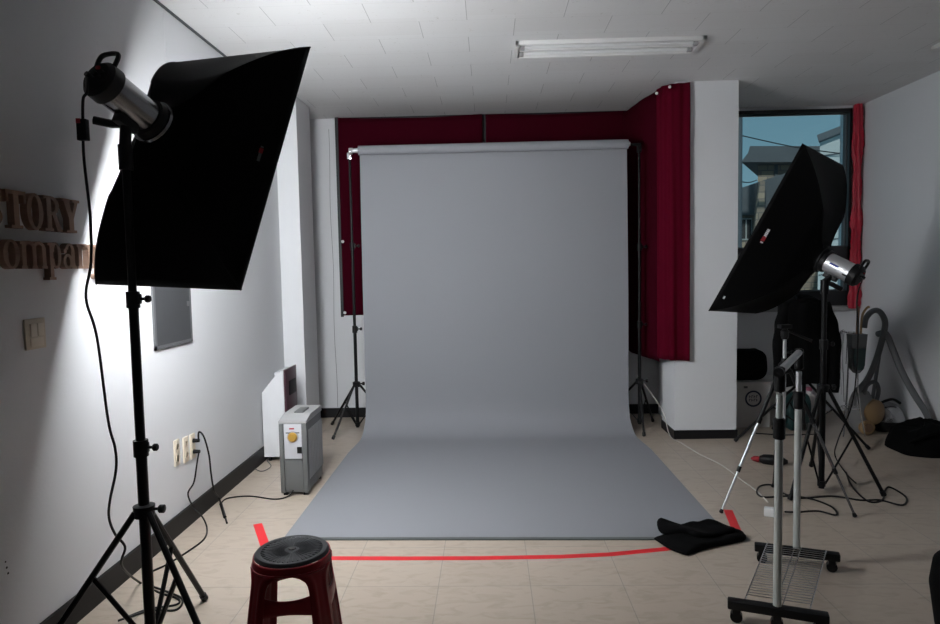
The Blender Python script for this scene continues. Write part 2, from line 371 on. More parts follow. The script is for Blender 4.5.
# ------------------------------------------------------------------ backdrop: paper, bar, stands
PYZ = 6.11; RZ = 2.648
t = thing('backdrop_roll', 'wide blue-grey paper backdrop hanging from its roll and sweeping onto the floor', 'backdrop', (0.05, PYZ, 0))
RC = (PYZ, RZ)
def paper_path():
    p = [(PYZ + .042, RZ)]
    zs = [RZ - .05 - i * (RZ - .05 - .30) / 24 for i in range(25)]
    p += [(PYZ + .042 + .006 * math.sin(z * 3), z) for z in zs]
    r = .30 - .004; y0 = PYZ + .042
    p += [(y0 - r * (1 - math.cos(a)), .004 + r - r * math.sin(a)) for a in [PI / 2 * i / 14 for i in range(1, 15)]]
    ye = p[-1][0]; p += [(ye - (ye - 3.69) * i / 30, .004) for i in range(1, 31)]
    return p
PP = paper_path(); NP = len(PP) - 1
def pf(u, v):
    i = round(u * NP); y, z = PP[i]
    tb = max(0, min(1, (2.7 - z) / 2.7))
    x0 = -1.170 - .012 * tb; x1 = 1.286 + .010 * tb; fk = max(0, min(1, (6.1 - y) / .6)); x0 -= .036 * fk; x1 += .048 * fk
    x = x0 + (x1 - x0) * v
    if 1 > y - 3.69 >= 0 and z < .01: y += (1 - (y - 3.69)) * (-.04 * v + .02)
    return Vector((x, y + .005 * math.sin(x * 2.3 + z * 1.4) * (1 if z > .4 else 0), z))
put('paper_sheet', B().grid(NP, 30, pf), 'paper', t, ang=60)
put('edge_shadow_strip', B().loops([[pf(1, k / 10) + Vector((0, .03, -.003)), pf(1, k / 10) + Vector((0, -.022, -.003)), pf(1, k / 10) + Vector((0, -.022, .0035)), pf(1, k / 10) + Vector((0, .03, -.0012))] for k in range(11)]), 'edge_shade', t, label='dark grey strip as the shadow along the front edge of the paper')  # shadow of the lifted paper edge, made as a dark flat band
put('paper_roll', B().lathe((-1.172, PYZ, RZ), (1, 0, 0), [(0, .030), (0, .042), (2.458, .042), (2.458, .030)], 28), 'paper', t)
put('core_tube', B().lathe((-1.225, PYZ, RZ), (1, 0, 0), [(0, .020), (.06, .022), (2.52, .022), (2.53, .018)], 20), 'silver', t, label='silver core bar end sticking out of the roll')

def light_stand(label, x, y, feet, hubz, top, collars, mat_='metalblk', r=.016, lowz=.09, group=None, brace_f=.42, legr=.011, name='light_stand', br=.0065):
    t = thing(name, label, 'stand', (x, y, 0), group)
    secs = [0.02 + lowz - .05] + collars + [top]
    for i, (a, c) in enumerate(zip(secs, secs[1:])):
        rr = r * (1 - .13 * i)
        put('pole_section', B().cyl((x, y, a), (x, y, c), rr, seg=16), mat_, t)
        if i:
            cb = B().cyl((x, y, a - .035), (x, y, a + .03), rr + .010, seg=16).box(x - .012, x + .03, y - .012, y + .012, a - .02, a + .02, .003)
            cl = put('collar', cb, 'plasticblk', t)
            put('knob', B().cyl((x + .025, y, a), (x + .055, y, a), .006, seg=8).lathe((x + .05, y, a), (1, 0, 0), [(0, .012), (.004, .015), (.014, .015), (.018, .011)], 12), 'plasticblk', cl)
    hb = B().lathe((x, y, hubz), (0, 0, 1), [(-.03, r + .004), (-.03, r + .018), (.015, r + .02), (.02, r + .008)], 18)
    put('hub', hb, 'plasticblk', t)
    put('hub_knob', B().cyl((x + r, y, hubz), (x + r + .05, y, hubz), .006, seg=8).lathe((x + r + .04, y, hubz), (1, 0, 0), [(0, .014), (.004, .017), (.02, .017), (.023, .012)], 12), 'plasticblk', t)
    put('brace_ring', B().cyl((x, y, lowz - .015), (x, y, lowz + .02), r + .007, seg=16), 'plasticblk', t)
    for fx, fy in feet:
        d = Vector((fx - x, fy - y, 0)); dn = d.normalized(); sd = Vector((-dn.y, dn.x, 0))
        p0 = Vector((x, y, hubz - .01)) + dn * (r + .012); p1 = Vector((fx, fy, .012))
        lg = put('leg', B().cyl(p0, p1, legr, seg=10), mat_, t)
        put('rubber_foot', B().lathe(p1 - (p1 - p0).normalized() * .03, (p1 - p0), [(0, legr + .004), (.03, legr + .005), (.036, legr)], 12), 'plasticblk', lg)
        q = p0.lerp(p1, brace_f); bb = B()
        bb.cyl(q, Vector((x, y, lowz)) + dn * (r + .004), br, seg=8)
        put('brace', bb, mat_, t)
    return t
LSX, LSY = -1.222, 6.17
def fl(x, y): p = at(x, y, Z=0); return (p.x, p.y)
s1 = light_stand('tall black stand holding the left end of the paper roll', -1.268, 6.17, [(-1.60, 6.52), fl(333, 440), (-.95, 6.42)], .48, 2.60, [1.0, 1.78], group='stands at both ends of the paper roll')
put('roll_clamp', B().box(-1.288, -1.248, 6.15, 6.19, 2.58, 2.64, .005).lathe((-1.265, 6.15, RZ), (1, 0, 0), [(0, .02), (.0, .034), (.035, .034), (.045, .02)], 18), 'chrome', s1, label='shiny metal clamp under the roll end')
s2 = light_stand('tall black stand holding the right end of the paper roll', 1.400, 6.17, [fl(644, 437), (1.60, 6.48), (1.05, 6.45)], .47, 2.60, [1.0, 1.72], group='stands at both ends of the paper roll')
put('roll_clamp', B().box(1.380, 1.420, 6.15, 6.19, 2.58, 2.64, .005).lathe((1.31, 6.15, RZ), (1, 0, 0), [(0, .012), (.05, .014), (.10, .014)], 14), 'plasticblk', s2)

# ------------------------------------------------------------------ red cloths
def cloth(name, fn, nu, nv, m_, label, cat, group=None, parts=None):
    t = put(name, B().grid(nu, nv, fn), m_, label=label, cat=cat, group=group, solid=.004, ang=80)
    return t
def backcloth(x0, x1, seed):
    def f(u, v):
        x = x0 + (x1 - x0) * u; z = 1.088 + (3.108 - 1.088) * v
        return Vector((x, YB - .072 + .010 * math.sin(x * 9 + seed) * (1 - .3 * v) + .006 * noise.noise(Vector((x * 3, z * 1.5, seed))), z - (.02 * math.sin(u * PI) if v > .98 else 0)))
    return f
c1 = cloth('curtain', backcloth(-1.508, -.035, 0), 60, 30, 'red', 'dark red cloth covering the back window, left of the vertical gap', 'curtain', 'dark red cloths over the back window')
for z in (1.85, 1.115): put('button', B().lathe((-1.494, YB - .082, z), (0, -1, 0), [(0, .012), (.006, .016), (.012, .01)], 14), 'tube', c1, label='white button')
cloth('curtain', backcloth(.0, 1.40, 2.1), 60, 30, 'red', 'dark red cloth covering the back window, right of the vertical gap', 'curtain', 'dark red cloths over the back window')
# side curtain from the back wall along the column and round its front corner
def plan_cloth(pts, ztop, zbot, amp, f1, f2, m_, label, nu=80):
    P = [Vector(p) for p in pts]; sl = [0]
    for a, c in zip(P, P[1:]): sl.append(sl[-1] + (c - a).length)
    def plan(u):
        d = u * sl[-1]
        for i in range(len(sl) - 1):
            if d <= sl[i + 1] + 1e-9:
                k = (d - sl[i]) / (sl[i + 1] - sl[i]); tn = (P[i + 1] - P[i]).normalized(); return P[i].lerp(P[i + 1], k), Vector((tn.y, -tn.x))
        return P[-1], Vector((0, -1))
    def fn(u, v):
        p, nr = plan(u); top = ztop(u); z = zbot(u) + (top - zbot(u)) * v
        o = amp * (1 - .45 * v) * (math.sin(u * f1 + .9 * math.sin(z * 1.1)) + .5 * math.sin(u * f2 + z * .7)) + .007 * noise.noise(Vector((u * 4, z * 1.2, f1)))
        return Vector((p.x - nr.x * o, p.y - nr.y * o, z))
    return cloth('curtain', fn, nu, 30, m_, label, 'curtain')
c3 = plan_cloth([(1.385, 6.79), (1.42, 6.55), (1.475, 6.30), (1.515, 6.10), (1.535, 5.98)], lambda u: 3.105 - .03 * (1 - u), lambda u: .69 - .02 * u, .010, 9, 15, 'red', 'dark red curtain between the backdrop stand and the brighter curtain')
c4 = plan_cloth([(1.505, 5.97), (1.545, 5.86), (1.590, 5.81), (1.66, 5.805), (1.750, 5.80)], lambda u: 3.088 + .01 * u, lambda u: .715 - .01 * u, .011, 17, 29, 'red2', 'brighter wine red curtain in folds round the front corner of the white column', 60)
for x, y, z in ((1.50, 5.93, 3.045), (1.575, 5.79, 3.06)):
    put('curtain_button', B().lathe((x, y, z), Vector((-.4, -1, 0)), [(0, .011), (.012, .013), (.018, .006)], 12), 'tube', c4, label='round pale button near the top edge')
# bunched glossy red cloth beside the window
def rf2(u, v):
    z = 1.07 + 2.04 * v; a = 2 * PI * u
    ww = .046 + .009 * math.sin(z * 7.3) + .007 * math.sin(z * 17) - (.020 * math.exp(-((z - 1.47) / .05) ** 2)); 
    x = 3.722; k = 1 + .18 * math.sin(a * 7 + z * 5 + 2 * noise.noise(Vector((z * 6, 0, a)))) + .12 * noise.noise(Vector((math.cos(a) * 2, math.sin(a) * 2, z * 22))) * 1.8
    if z > 1.75: ww *= .85
    return Vector((x + ww * k * math.cos(a), YB - .065 + .035 * k * math.sin(a), z))
put('gathered_curtain', B().grid(48, 120, rf2), 'gloss_red', label='narrow bright red gathered curtain strip between the window and right wall', cat='curtain', ang=80)

# ------------------------------------------------------------------ ceiling lamps
def fluo(x0, x1, y0, y1, label):
    t = thing('ceiling_light', label, 'lamp', ((x0 + x1) / 2, (y0 + y1) / 2, ZC), 'unlit fluorescent ceiling fixtures')
    lx = x1 - x0 > y1 - y0; z = ZC
    f = B(); e = .028
    f.box(x0, x1, y0, y0 + e, z - .03, z - .001, .003); f.box(x0, x1, y1 - e, y1, z - .03, z - .001, .003); f.box(x0, x0 + e, y0, y1, z - .03, z - .001, .003); f.box(x1 - e, x1, y0, y1, z - .03, z - .001, .003)
    f.box(x0 + e, x1 - e, y0 + e, y1 - e, z - .006, z - .001)
    if lx: f.box(x0 + e, x1 - e, (y0 + y1) / 2 - .018, (y0 + y1) / 2 + .018, z - .024, z - .004, .004)
    else: f.box((x0 + x1) / 2 - .018, (x0 + x1) / 2 + .018, y0 + e, y1 - e, z - .024, z - .004, .004)
    put('housing', f, 'fixture', t)
    for s_ in (-1, 1):
        if lx:
            yy = (y0 + y1) / 2 + s_ * .07; a, c = Vector((x0 + .07, yy, z - .018)), Vector((x1 - .07, yy, z - .018))
        else:
            xx = (x0 + x1) / 2 + s_ * .07; a, c = Vector((xx, y0 + .07, z - .018)), Vector((xx, y1 - .07, z - .018))
        put('tube', B().cyl(a, c, .0135, seg=14), 'tube', t)
        d = (c - a).normalized()
        for p, q in ((a, -1), (c, 1)): put('tube_socket', B().obox(p + d * q * .018, d, d.cross(Vector((0, 0, 1))), Vector((0, 0, 1)), .016, .017, .02, .003), 'heatlight', t)
fluo(.215, 1.53, 4.69, 5.01, 'long white twin-tube ceiling fixture above the grey backdrop')
fluo(3.29, 3.60, 3.72, 5.08, 'white ceiling fixture at the upper right, only its corner in view')

# ------------------------------------------------------------------ studio flashes with softboxes
def frame3(a, tl, ro):
    n = Vector((math.sin(a) * math.cos(tl), math.cos(a) * math.cos(tl), math.sin(tl)))
    rt = Vector((math.cos(a), -math.sin(a), 0)); u = rt.cross(n)
    return n, rt * math.cos(ro) + u * math.sin(ro), -rt * math.sin(ro) + u * math.cos(ro)
def softbox(o, fr, W, L, D, label, lit, bulge=.5):
    n, rt, u = fr; o = Vector(o)
    t = thing('softbox', label, 'softbox', o)
    NS = 18; K = 12
    def sect(s, depth_add=0, inset=0):
        ring = []
        lat = .42 * math.sin(s * PI / 2) + .58 * s
        dep = .30 * (1 - math.cos(s * PI / 2)) + .70 * s
        hw = .075 + (W / 2 - .075) * lat - inset; hl = .075 + (L / 2 - .075) * lat - inset
        sq = min(1, s * 3)
        corners = [(-1, -1), (1, -1), (1, 1), (-1, 1)]
        for ci in range(4):
            (ax, ay), (bx, by) = corners[ci], corners[(ci + 1) % 4]
            for k in range(K):
                q = k / K; X = ax + (bx - ax) * q; Y = ay + (by - ay) * q
                sag = 1 - .10 * math.sin(q * PI) * math.sin(PI * min(1, s)) 
                rx, ry = X * hw, Y * hl
                if ax == bx: rx *= sag
                else: ry *= sag
                ang = math.atan2(Y, X); cx, cy = .085 * math.cos(ang), .085 * math.sin(ang)
                px, py = cx + (rx - cx) * sq, cy + (ry - cy) * sq
                ring.append(o + n * (D * dep + depth_add) + rt * px + u * py)
        return ring
    rings = [sect(i / NS) for i in range(NS + 1)]
    put('fabric_cover', B().loops(rings, cap=False), 'softfab', t, solid=.003, ang=50)
    put('silver_lining', B().loops([sect(i / NS, 0.004, .012) for i in range(2, NS + 1)], cap=False), 'silverfab', t, ang=50)
    # seams over the four rods
    for ci in range(4):
        put('rod_seam', B().tube([r[ci * K] for r in rings], .004, 6), 'softfab', t)
    c = o + n * (D - .03)
    put('diffuser', B().obox(c, rt, u, n, W / 2 - .045, L / 2 - .05, .002), 'diffon' if lit else 'diffoff', t, label='glowing white front diffuser' if lit else 'white front diffuser, unlit')
    put('speed_ring', B().lathe(o, n, [(-.006, .080), (-.006, .092), (.006, .094), (.006, .080)], 28), 'darksilver' if lit else 'plasticblk', t, label='metal mounting ring' if lit else 'black mounting ring')
    return t, sect
def emblem(t, p, along, nrm, size, m3):
    """small stitched mark: white strokes with a red block"""
    side = nrm.cross(along).normalized(); b1, b2 = B(), B()
    h = size * .085
    for k in (-.44, -.34, -.24, -.14, -.04, .42): b1.obox(p + along * size * k, along, side, nrm, size * .042, h, .0012)
    for k in (-.40, -.2, .0): b1.obox(p + along * size * k + side * h * .7, along, side, nrm, size * .06, h * .3, .0012)
    b2.obox(p + along * size * .18, along, side, nrm, size * .15, h * 1.25, .0013)
    a = put('mark', b1, m3, t, label='small pale stitched mark'); put('mark', b2, 'rprint', t, label='small red stitched mark')
def flash(o, fr, label, L=.28, r=.07, body='silver', lever=None, poletop=None):
    n, rt, u = fr; o = Vector(o); base = o - n * (L * .5)
    t = thing('studio_flash', label, 'flash light', base - Vector((0, 0, .1)))
    b = put('body', B().lathe(o - n * .03, -n, [(0, r * .9), (0, r), (L - .05, r), (L - .05, r * .9)], 32), body, t)
    st = B()
    for k in range(3):
        a = 1.2 + k * .14
    put('front_ring', B().lathe(o - n * .035, n, [(0, r + .003), (0, r + .012), (.05, r + .016), (.05, r * .8)], 32), 'plasticblk', t)
    back = o - n * (L - .025)
    rc = put('rear_cap', B().lathe(back + n * .01, -n, [(0, r), (0, r + .008), (.045, r + .006), (.06, r * .85), (.062, r * .2)], 32), 'plasticblk', t)
    q = back - n * .055; kb = B()
    for i in range(3): kb.lathe(q + rt * (i - 1) * .035 + u * .005, -n, [(0, .011), (.01, .010)], 12)
    put('control_knob', kb, 'plasticblk', rc); put('indicator', B().obox(q + u * .035, rt, u, n, .008, .005, .004), 'rprint', rc, label='small red indicator')
    h0 = back - n * .03 + u * (r * .95)
    hp = smooth_path([h0 - rt * .045 - u * .01, h0 - rt * .047 + u * .03, h0 - rt * .03 + u * .050, h0 + rt * .03 + u * .050, h0 + rt * .047 + u * .03, h0 + rt * .045 - u * .01], 5)
    put('handle', B().tube(hp, .009, 8), 'plasticblk', t)
    return t
def swivel(parent, o, fr, L, r, px, py, ptop, lv, lz=0):
    n, rt, u = fr; mid = Vector(o) - n * (L * .42)
    bb = B().obox(mid - u * (r + .012), n, rt, u, .045, .02, .018, .004)
    bb.cyl(mid - u * (r + .01), Vector((px, py, ptop + .035)), .020, .022, 12)
    bb.cyl((px, py, ptop - .045), (px, py, ptop + .05), .026, seg=16)
    s_ = put('tilt_bracket', bb, 'plasticblk', parent)
    a = Vector((px, py, ptop + .045 + lz)); put('lever', B().tube([a, a + Vector(lv) * .4, a + Vector(lv)], .012, 10, rf=lambda q: .006 if q < .3 else .016), 'plasticblk', s_)

R = math.radians
# left, lit
frL = frame3(.315, -.416, -.043); oL = Vector((-1.340, 2.666, 2.162))
sbL, secL = softbox(oL, frL, .78, 1.18, .314, 'large lit black softbox on the left stand, aimed down at the backdrop', True)
n, rt, u = frL
lpole = (-1.392, 2.545)
light_stand('black light stand carrying the big softbox by the left wall', lpole[0], lpole[1], [(-1.372, 3.00), (-1.785, 2.31), (-.985, 2.30)], .615, 1.98, [.865, 1.455], r=.021, brace_f=.375, legr=.0125, br=.010)
fL = flash(oL, frL, 'smoky silver studio flash behind the left softbox, seen against the wall', L=.255, r=.068, body='darksilver')
swivel(fL, oL, frL, .255, .068, lpole[0], lpole[1], 2.0, (-.10, -.03, .02), .075)
# right, unlit
frR = frame3(-.744, .487, -.095); oR = Vector((2.252, 4.516, 1.563))
sbR, secR = softbox(oR, frR, .76, 1.225, .358, 'unlit black softbox tilted upwards in front of the right window', False)
rpole = (2.232, 4.45)
light_stand('black light stand carrying the tilted softbox before the right window', rpole[0], rpole[1], [fl(884, 497), fl(790, 501), (2.42, 4.98)], .71, 1.36, [1.0], r=.019, lowz=.05, brace_f=.45, legr=.0125)
fR = flash(oR, frR, 'bright silver studio flash on the back of the right softbox', L=.235, r=.065, body='silver')
swivel(fR, oR, frR, .235, .065, rpole[0], rpole[1], 1.38, (.10, -.02, -.06))
n, rt, u = frR
lb = B()
side_n = (-rt * .75 - Vector((0, 0, 0)) - u * .0).normalized()
emblem_specs = []
def surf_point(sec, s0, idx):   # point on the cover and its outward frame
    a = sec(s0)[idx]; c = sec(s0 + .03)[idx]; e = sec(s0)[(idx + 1) % 48]
    al = (e - a).normalized(); nn = (c - a).cross(e - a).normalized(); return a, al, nn
def put_mark(t, o, sec, s0, idx, size, mm):
    a, al, nn = surf_point(sec, s0, idx)
    if (a - o).dot(nn) < 0 : nn = -nn
    emblem(t, a + nn * .004, al, nn, size, mm)
put_mark(sbL, oL + frL[0] * .2, secL, .84, 18, .075, 'heatgrey')     # right side panel of the left box
put_mark(sbR, oR + frR[0] * .2, secR, .84, 42, .105, 'wprint')
a_, al_, nn_ = surf_point(secR, .90, 47)
put('mark', B().obox(a_ + (nn_ if (a_ - oR - frR[0] * .2).dot(nn_) > 0 else -nn_) * .004, al_, nn_.cross(al_).normalized(), nn_, .010, .006, .0015), 'wprint', sbR, label='small white tab')       # near side panel of the right box
# printing on the silver flash body
pm = B(); o2 = oR - frR[0] * .10; vdir = (Vector((0, 0, EYE)) - o2); vdir = (vdir - frR[0] * vdir.dot(frR[0])).normalized(); sd = frR[0].cross(vdir)
pm.obox(o2 + vdir * .0645 + sd * .0, frR[0], sd, vdir, .03, .006, .0015)
put('printed_name', pm, 'bprint', fR, label='small blue print on the silver body')
pm = B().obox(o2 - frR[0] * .09 + vdir * .059 + sd * -.028, frR[0], sd, (vdir - sd * .4).normalized(), .02, .005, .002)
put('printed_name', pm, 'panel', fR, label='small dark print on the silver body')

# ------------------------------------------------------------------ left wall things
def wp(p, d): return Vector((XL + d, p[0], p[1]))
def ell(cx, cy, rx, ry, a0=0, a1=2 * PI, k=24): return [(cx + rx * math.cos(a0 + (a1 - a0) * i / k), cy + ry * math.sin(a0 + (a1 - a0) * i / k)) for i in range(k + 1)]
def glyph(ch, w_, h_):
    """outline pieces in a unit box of width w_ and height h_; thick stems, slab serifs"""
    st = .26 * min(w_, h_ * .9); th = .10 * h_; P = []
    def rect(x0, x1, y0, y1): P.append([(x0, y0), (x1, y0), (x1, y1), (x0, y1)])
    def ringp(cx, cy, rx, ry, tx, ty, a0=0, a1=2 * PI, k=28):
        o = ell(cx, cy, rx, ry, a0, a1, k); i_ = ell(cx, cy, rx - tx, ry - ty, a0, a1, k)
        for q in range(k): P.append([o[q], o[q + 1], i_[q + 1], i_[q]])
    if ch == 'T':
        rect(w_ / 2 - st / 2, w_ / 2 + st / 2, 0, h_); rect(0, w_, h_ - th, h_); rect(0, th * .9, h_ * .68, h_); rect(w_ - th * .9, w_, h_ * .68, h_); rect(w_ * .22, w_ * .78, 0, th * .8)
    elif ch in 'Oo': ringp(w_ / 2, h_ / 2, w_ / 2, h_ / 2 + .01 * h_, st * 1.05, th * .8)
    elif ch == 'R':
        x = w_ * .14; rect(x, x + st, 0, h_); rect(0, x + st * 1.35, 0, th * .8); rect(0, x + st, h_ - th * .8, h_)
        ringp(x + st, h_ * .73, w_ * .48, h_ * .27, st * .9, th * .8, -PI / 2, PI / 2, 16)
        P.append([(x + st * 1.1, h_ * .5), (x + st * 2.1, h_ * .5), (w_, 0), (w_ - st * 1.15, 0)]); rect(w_ - st * 1.2, w_ + .02 * w_, 0, th * .7)
    elif ch == 'Y':
        rect(w_ / 2 - st / 2, w_ / 2 + st / 2, 0, h_ * .5); rect(w_ * .22, w_ * .78, 0, th * .8)
        P.append([(w_ * .06, h_), (w_ * .06 + st * 1.2, h_), (w_ / 2 + st / 2, h_ * .42), (w_ / 2 - st / 2, h_ * .42)])
        P.append([(w_ * .94 - st * .7, h_), (w_ * .94, h_), (w_ / 2 + st / 2, h_ * .42), (w_ / 2 - st * .1, h_ * .42)]); rect(0, w_ * .45, h_ - th * .8, h_); rect(w_ * .6, w_, h_ - th * .8, h_)
    elif ch == 'S':
        ringp(w_ / 2, h_ * .74, w_ * .42, h_ * .26, st * .8, th * .8, PI * .15, PI * 1.5, 18); ringp(w_ / 2, h_ * .27, w_ * .46, h_ * .28, st * .8, th * .8, -PI * .85, PI * .5, 18)
        rect(w_ * .82, w_ * .94, h_ * .66, h_); rect(w_ * .04, w_ * .16, 0, h_ * .34)
    elif ch == 'c':
        ringp(w_ / 2, h_ / 2, w_ / 2, h_ / 2, st * 1.05, th * .9, PI * .22, PI * 1.78, 22); P.append(ell(w_ * .8, h_ * .72, st * .5, st * .5, k=14)[:-1])
    elif ch in 'mn':
        k = 3 if ch == 'm' else 2; sw = st * (1.0 if ch == 'n' else .85); step = (w_ - sw * 1.3) / (k - 1)
        for i in range(k):
            x = sw * .15 + i * step; rect(x, x + sw, 0, h_ * (.97 if i == 0 else .78)); rect(x - sw * .25, x + sw * 1.25, 0, th)
            if i: 
                cx = x - step / 2 + sw * .5; ringp(cx, h_ * .66, step / 2 + sw * .5, h_ * .34, sw * .8, th * 1.2, 0, PI * .85, 14)
        rect(-.05 * w_, sw, h_ * .86, h_ * .97)
    elif ch == 'p':
        x = w_ * .1; rect(x, x + st, -h_ * .42, h_ * .97); rect(0, x + st * 1.5, -h_ * .42, -h_ * .42 + th); rect(-.04 * w_, x + st, h_ * .87, h_ * .97)
        ringp(x + st * .7 + w_ * .28, h_ * .5, w_ * .40, h_ * .5, st * .95, th, -PI * .9, PI * .9, 24)
    elif ch == 'a':
        x = w_ * .62; rect(x, x + st, h_ * .1, h_ * .72); rect(x, w_ * 1.02, 0, th)
        rect(x + st * .3, x + st * 1.1, 0, h_ * .2)
        ringp(x + st - w_ * .36, h_ * .66, w_ * .36, h_ * .33, st * .9, th, 0, PI * .9, 16); ringp(w_ * .36, h_ * .28, w_ * .36, h_ * .29, st * .8, th, 0, 2 * PI, 22); P.append(ell(w_ * .17, h_ * .68, st * .45, st * .45, k=14)[:-1])
    elif ch == 'y':
        P.append([(w_ * .08, h_), (w_ * .08 + st * 1.1, h_), (w_ * .62, 0), (w_ * .44, 0)]); P.append([(w_ * .8, h_), (w_ * .95, h_), (w_ * .42, -h_ * .4), (w_ * .3, -h_ * .4)])
        rect(0, w_ * .45, h_ - th, h_); rect(w_ * .6, w_, h_ - th, h_); P.append(ell(w_ * .25, -h_ * .32, st * .5, st * .5, k=14)[:-1])
    return P
def letter(ch, y0, y1, z0, h_, label):
    b = B()
    for k, poly in enumerate(glyph(ch, y1 - y0, h_)):
        e = (k % 5) * .00012; b.prism([(p[0] + y0, p[1] + z0) for p in poly], lambda p: wp((p[0] * .984, 1.55 + (p[1] - 1.55) * .984), .001), lambda p: wp((p[0] * .984, 1.55 + (p[1] - 1.55) * .984), .030 + e))
    put('wooden_letter', b, 'wood', label=label, cat='letter', group='wooden wall letters', smooth=False)
for ch, a, c in (('S', 2.405, 2.535), ('T', 2.552, 2.665), ('O', 2.668, 2.768), ('R', 2.775, 2.888), ('Y', 2.892, 3.02)):
    letter(ch, a, c, 1.745, .150, 'wooden capital %s on the left wall, upper row of the sign' % ch )
for ch, a, c in (('c', 2.425, 2.512), ('o', 2.520, 2.612), ('m', 2.622, 2.772), ('p', 2.785, 2.872), ('a', 2.882, 2.975), ('n', 2.988, 3.10), ('y', 3.11, 3.21)):
    letter(ch, a, c, 1.583, .115, 'wooden lowercase %s on the left wall, lower row of the sign' % ch)
# switch plate
t = thing('light_switch', 'ivory double light switch plate on the left wall below the wooden letters', 'switch', (XL, 2.66, 1.255))
put('plate', B().box(XL, XL + .010, 2.602, 2.722, 1.252, 1.378, .003), 'plate', t)
for a in (2.626, 2.668): put('rocker', B().box(XL + .008, XL + .017, a, a + .036, 1.305, 1.358, .003), 'plate2', t)
put('lower_plate', B().box(XL + .008, XL + .013, 2.626, 2.704, 1.262, 1.298, .002), 'plate2', t)
put('wall_speck', B().lathe((XL, 2.425, .455), (1, 0, 0), [(0, .004), (.002, .003)], 8).lathe((XL, 2.43, .43), (1, 0, 0), [(0, .005), (.002, .003)], 8).lathe((XL, 2.435, .405), (1, 0, 0), [(0, .005), (.002, .003)], 8), 'cable', label='three tiny dark holes low on the left wall at the frame edge', cat='hole')
# wall panel
t = thing('wall_panel', 'dark grey rectangular panel in a thin frame on the left wall', 'panel', (XL, 3.86, 1.12))
fb = B(); y0, y1, z0, z1 = 3.625, 4.09, 1.125, 1.62
for a in ((y0, y1, z0, z0 + .02), (y0, y1, z1 - .02, z1), (y0, y0 + .02, z0, z1), (y1 - .02, y1, z0, z1)): fb.box(XL, XL + .012, *a)
put('frame', fb, 'panelframe', t, smooth=False); put('face', B().box(XL, XL + .010, y0 + .018, y1 - .018, z0 + .018, z1 - .018), 'panel', t, smooth=False)
put('latch', B().box(XL + .008, XL + .016, y1 - .055, y1 - .035, 1.35, 1.38, .002), 'panelframe', t)
# outlets
for k, (a, z, lab) in enumerate(((3.822, .487, 'leftmost of the three ivory outlets low on the left wall'), (3.938, .474, 'middle of the three ivory outlets low on the left wall'), (4.03, .470, 'rightmost of the three ivory outlets low on the left wall, with two plugs'))):
    t = thing('wall_outlet', lab, 'outlet', (XL, a, z - .075), 'ivory outlets on the left wall')
    put('plate', B().box(XL, XL + .010, a - .032, a + .032, z - .078, z + .078, .003), 'plate2', t)
    for dz in (-.035, .035):
        put('socket', B().lathe((XL + .009, a, z + dz), (1, 0, 0), [(0, .021), (.004, .021), (.004, .018), (.001, .017)], 20).cyl((XL + .008, a - .009, z + dz), (XL + .0115, a - .009, z + dz), .0025, seg=8).cyl((XL + .008, a + .009, z + dz), (XL + .0115, a + .009, z + dz), .0025, seg=8), 'plate', t)

# ------------------------------------------------------------------ cables
def cord(name, pts, r, m_, label, cat='cable', extra=None, sub=8, group=None):
    if extra is None: return put(name, B().tube(smooth_path(pts, sub), r, 7), m_, label=label, cat=cat, group=group)
    t = thing(name, label, cat, pts[0], group)
    put('cord', B().tube(smooth_path(pts, sub), r, 7), m_, t)
    for nm, mb, mm in extra: put(nm, mb, mm, t)
    return t
FZ = .006
def f3(x, y, z=FZ): p = at(x, y, Z=0); return (p.x, p.y, z)
bk = oL - frL[0] * .285
def aw(x, y, Y): p = at(x, y, Y=Y); return (p.x, p.y, p.z)
sw0 = Vector(aw(83, 130, 2.36))
cord('power_cable', [tuple(bk - frL[1] * .04), aw(87, 92, 2.36), aw(83, 100, 2.36), tuple(sw0), aw(84, 160, 2.36), aw(90, 215, 2.38), aw(91, 262, 2.38), aw(86, 298, 2.40), aw(97, 338, 2.42), aw(108, 420, 2.47), aw(115, 448, 2.49), aw(116, 470, 2.50), aw(110, 500, 2.54), aw(109, 518, 2.56), aw(115, 534, 2.60), aw(125, 547, 2.65), aw(122, 566, 2.70), f3(140, 584), f3(160, 594), f3(178, 600), f3(176, 606), f3(150, 610), f3(128, 618)],
     .0052, 'cable', 'black cable hanging from the left studio flash down to the floor', extra=[('inline_switch', B().obox(sw0, Vector((1, 0, 0)), Vector((0, 1, 0)), Vector((0, 0, 1)), .018, .012, .038, .004), 'plasticblk'), ('switch_button', B().obox(sw0 + Vector((-.008, -.013, .03)), Vector((1, 0, 0)), Vector((0, 1, 0)), Vector((0, 0, 1)), .007, .003, .008), 'rprint')])
pl = (XL + .03, 4.03, .435); pu = (XL + .03, 4.03, .505)
def plug(p): return B().cyl((XL + .010, p[1], p[2]), (XL + .05, p[1], p[2]), .014, .011, 12)
def wx(x, y, d): p = at(x, y, X=XL + d); return (p.x, p.y, p.z)
cord('power_cable', [(XL + .045, 4.03, .435), wx(197, 463, .06), wx(194, 482, .05), wx(188, 494, .04), wx(194, 508, .05), wx(203, 518, .12), f3(207, 530), f3(204, 540), f3(190, 551), f3(168, 565), f3(150, 574), f3(146, 584), f3(165, 592), f3(182, 600), f3(176, 611), f3(150, 612), f3(118, 622)],
     .005, 'cable', 'black cable from the lower plug snaking down to the stand feet', extra=[('plug', plug(pl), 'plasticblk')])
